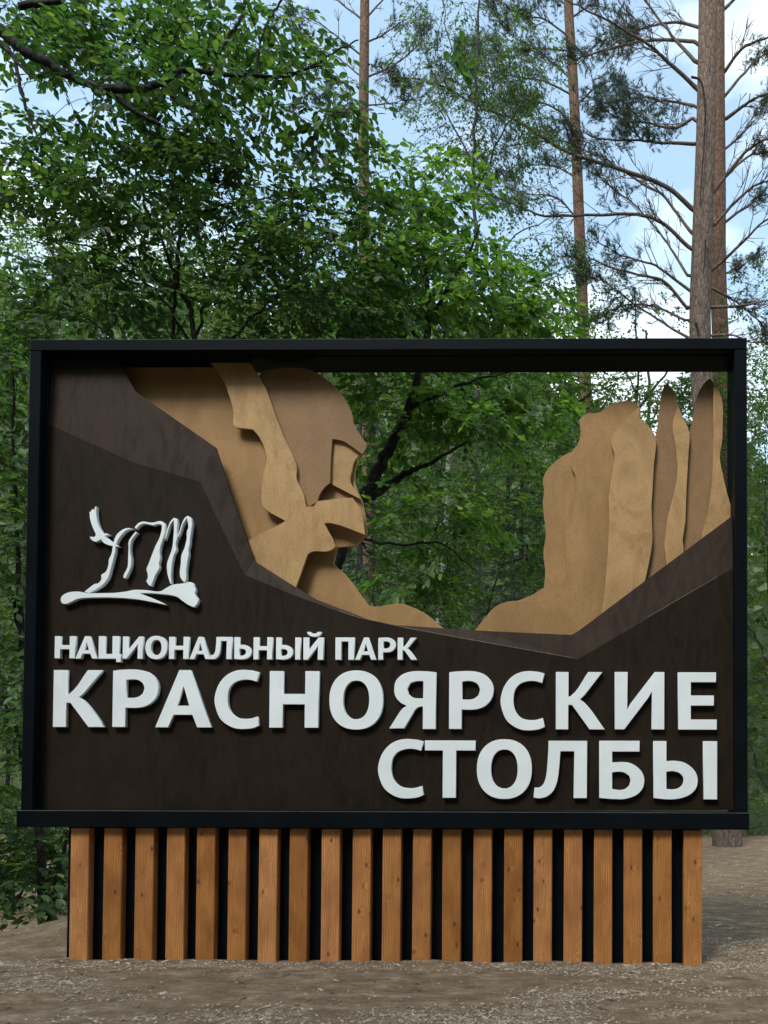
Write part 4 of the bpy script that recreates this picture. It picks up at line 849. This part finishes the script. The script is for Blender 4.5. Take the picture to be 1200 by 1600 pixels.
for nm, lb, Y, px, bl, lm, sd_ in back:
    broadleaf(nm, lb, 'tree', [([(px, 1300, Y), (px-5, 1000, Y), (px+8, 750, Y), (px, 520, Y)], 0.13, 0.03), ([(px, 900, Y), (px-70, 720, Y), (px-110, 560, Y)], 0.05, 0.015), ([(px+2, 860, Y), (px+80, 700, Y), (px+110, 560, Y)], 0.05, 0.015)],
        [(a, b, c, d, Y, 1.8, n) for a, b, c, d, n in bl], M[lm], M['bark_birch'] if px == 690 else M['bark_grey'], 0.12, 11, sd_, 0, kite=True, twig=0.75, rmax=0.03, dens=2.1)

# dark spruce in the opening
def spruce(label, px, Y, top, rbase, seed):
    rg = np.random.default_rng(seed)
    b = pix(px, 1300, Y); b[2] = float(height(b[0], b[1])); t = pix(px+4, top, Y); H = t[2]-b[2]
    root = empty('spruce_tree', b); tag(root, label, 'tree')
    c = b+(t-b)*np.linspace(0, 1, 12)[:, None]; link('trunk', tubes('trunk', [(c-[0, 0, .1], np.linspace(0.14, 0.01, 12))], 8), root, M['bark_grey'])
    tips, dr = [], []; z = 0.6
    paths = []
    while z < H-0.15:
        L_ = rbase*(1-z/H)**0.8+0.12
        for k in range(int(rg.integers(5, 8))):
            az = rg.uniform(0, 6.283); h = np.array([math.cos(az), math.sin(az), 0]); s = b+[0, 0, z]; ll = L_*rg.uniform(0.75, 1.15)
            u = np.linspace(0, 1, 5)[:, None]; P = s+h*ll*u+np.array([0, 0, 1.0])*ll*(-0.45*u+0.2*u**2); paths.append((P, np.linspace(0.016, 0.004, 5)))
            for q in range(int(ll*26)+3):
                uu = rg.uniform(0.15, 1); i = min(int(uu*4), 3); p = P[i]+(P[i+1]-P[i])*(uu*4-i)
                sd = np.cross(h, [0, 0, 1.0])*rg.choice([-1, 1]); v = unit(h*0.7+sd*rg.uniform(0, 1)+[0, 0, rg.uniform(-0.9, -0.1)])
                tips.append(p+v*0.25*rg.uniform(0.2, 1)); dr.append(v)
        z += rg.uniform(0.2, 0.32)
    link('branches', tubes('branches', paths, 4), root, M['bark_grey'])['kind'] = 'stuff'
    link('crown', needles('crown', np.array(tips), np.array(dr), rg, 16, 0.055, 0.011, 0.8), root, M['needle_dark'])['kind'] = 'stuff'
spruce('dark spruce in shade at the right of the sign opening', 812, 9.8, 640, 1.4, 41)
spruce('narrow dark spruce behind the stone face outline', 560, 11.5, 560, 1.3, 42)

# ------------------------------------------------------------------ wooded slope far behind, plus an added light-blocking treeline
def far_wood_and_screen():
    rg = np.random.default_rng(50); Ps, Ns, Ls = [], [], []
    for yy in np.arange(24, 100, 4.2):
        for xx in np.arange(-0.95*(yy+8), 0.55*(yy+8), 4.4):
            x, y = xx+rg.uniform(-1.8, 1.8), yy+rg.uniform(-1.8, 1.8); z = float(height(x, y)); Hh = rg.uniform(6, 12)*(1.1 if x < 0 else 0.85); con = rg.random() < 0.45
            n = 230
            if con:
                u = rg.random(n)**0.7; r = (1-u)*rg.uniform(1.4, 2.0)+0.1; a = rg.uniform(0, 6.283, n); q = np.stack([r*np.cos(a), r*np.sin(a), Hh*(0.1+0.9*u)], 1)
            else:
                v = unit(rg.normal(0, 1, (n, 3)))*(rg.random((n, 1))**0.3); q = v*np.array([2.1, 2.1, Hh*0.42])*(1+0.25*np.sin(5*v[:, :1]+7*v[:, 2:]))+[0, 0, Hh*0.55]
            Ps.append(q+[x, y, z]); Ns.append(unit(rg.normal(0, 0.7, (n, 3))+[0, 0, .6])); Ls.append(rg.uniform(0.35, 0.8, n)*(0.8+y/120))
    for yy in np.arange(-36, -12, 3.4):  # unseen trees added behind the camera to cut frontal skylight on the sign
        for xx in np.arange(-42, 42, 3.4):
            x, y = xx+rg.uniform(-1.6, 1.6), yy+rg.uniform(-1.6, 1.6); z = float(height(x, y)); Hh = rg.uniform(13, 19); n = 200
            v = unit(rg.normal(0, 1, (n, 3)))*(rg.random((n, 1))**0.3); q = v*np.array([2.2, 2.2, Hh*0.45])+[0, 0, Hh*0.5]
            Ps.append(q+[x, y, z]); Ns.append(unit(rg.normal(0, 0.7, (n, 3))+[0, 0, .6])); Ls.append(rg.uniform(0.6, 1.1, n))
    P, Nn, Ln = map(np.concatenate, (Ps, Ns, Ls))
    return leaves_mesh('far_wood_and_screen', P, np.cross(Nn, rg.normal(0, 1, P.shape)), Nn, Ln, True, 1.5)
fw = link('far_wood_and_screen', far_wood_and_screen(), None, M['leaf_far']); tag(fw, 'mixed wood on the slope far behind plus an added unseen treeline that blocks frontal skylight', 'woods', kind='stuff')

# thin pale strips along the fold of the dark panels
for seg, r in (([(530, 955), (560, 965.5), (640, 982.5), (760, 1004.5), (895, 1028.5)], 0.0022), ([(1012, 965), (1060, 937), (1100, 914), (1120, 902)], 0.0018)):
    P = np.array([pix(x, y-0.6, YP-0.001) for x, y in seg]); link('edge_strip', tubes('edge_strip', [(P, np.full(len(P), r))], 5), sign, M['edge'])
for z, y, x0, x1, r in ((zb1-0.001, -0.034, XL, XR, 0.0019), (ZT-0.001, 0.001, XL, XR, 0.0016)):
    P = np.array([(x, y, z) for x in np.linspace(x0, x1, 12)]); link('beam_edge_strip', tubes('beam_edge_strip', [(P, np.full(12, r))], 5), sign, M['edge_grey'])  # thin grey strips along the front top edges of both beams
# dry twigs and needles lying on the earth
def litter():
    rg = np.random.default_rng(70); paths = []
    for k in range(420):
        x, y = (rg.uniform(-4.6, 2.2), rg.uniform(-1.9, -0.12)) if k < 300 else (rg.uniform(1.0, 5.0), rg.uniform(0.4, 9))
        a = rg.uniform(0, 6.283); L_ = rg.uniform(0.02, 0.09)*(1.8 if k % 23 == 0 else 1)
        q = np.array([(x+math.cos(a+b)*L_*u, y+math.sin(a+b)*L_*u) for u, b in ((0, 0), (0.5, rg.normal(0, .3)), (1, rg.normal(0, .3)))])
        paths.append((np.c_[q, height(q[:, 0], q[:, 1])+0.004], np.array([0.0022, 0.002, 0.001])*rg.uniform(0.6, 1.5)))
    return tubes('twig_litter', paths, 4)
tag(link('twig_litter', litter(), None, M['bark_limb']), 'dry twigs and needle litter strewn on the earth', 'litter', kind='stuff')
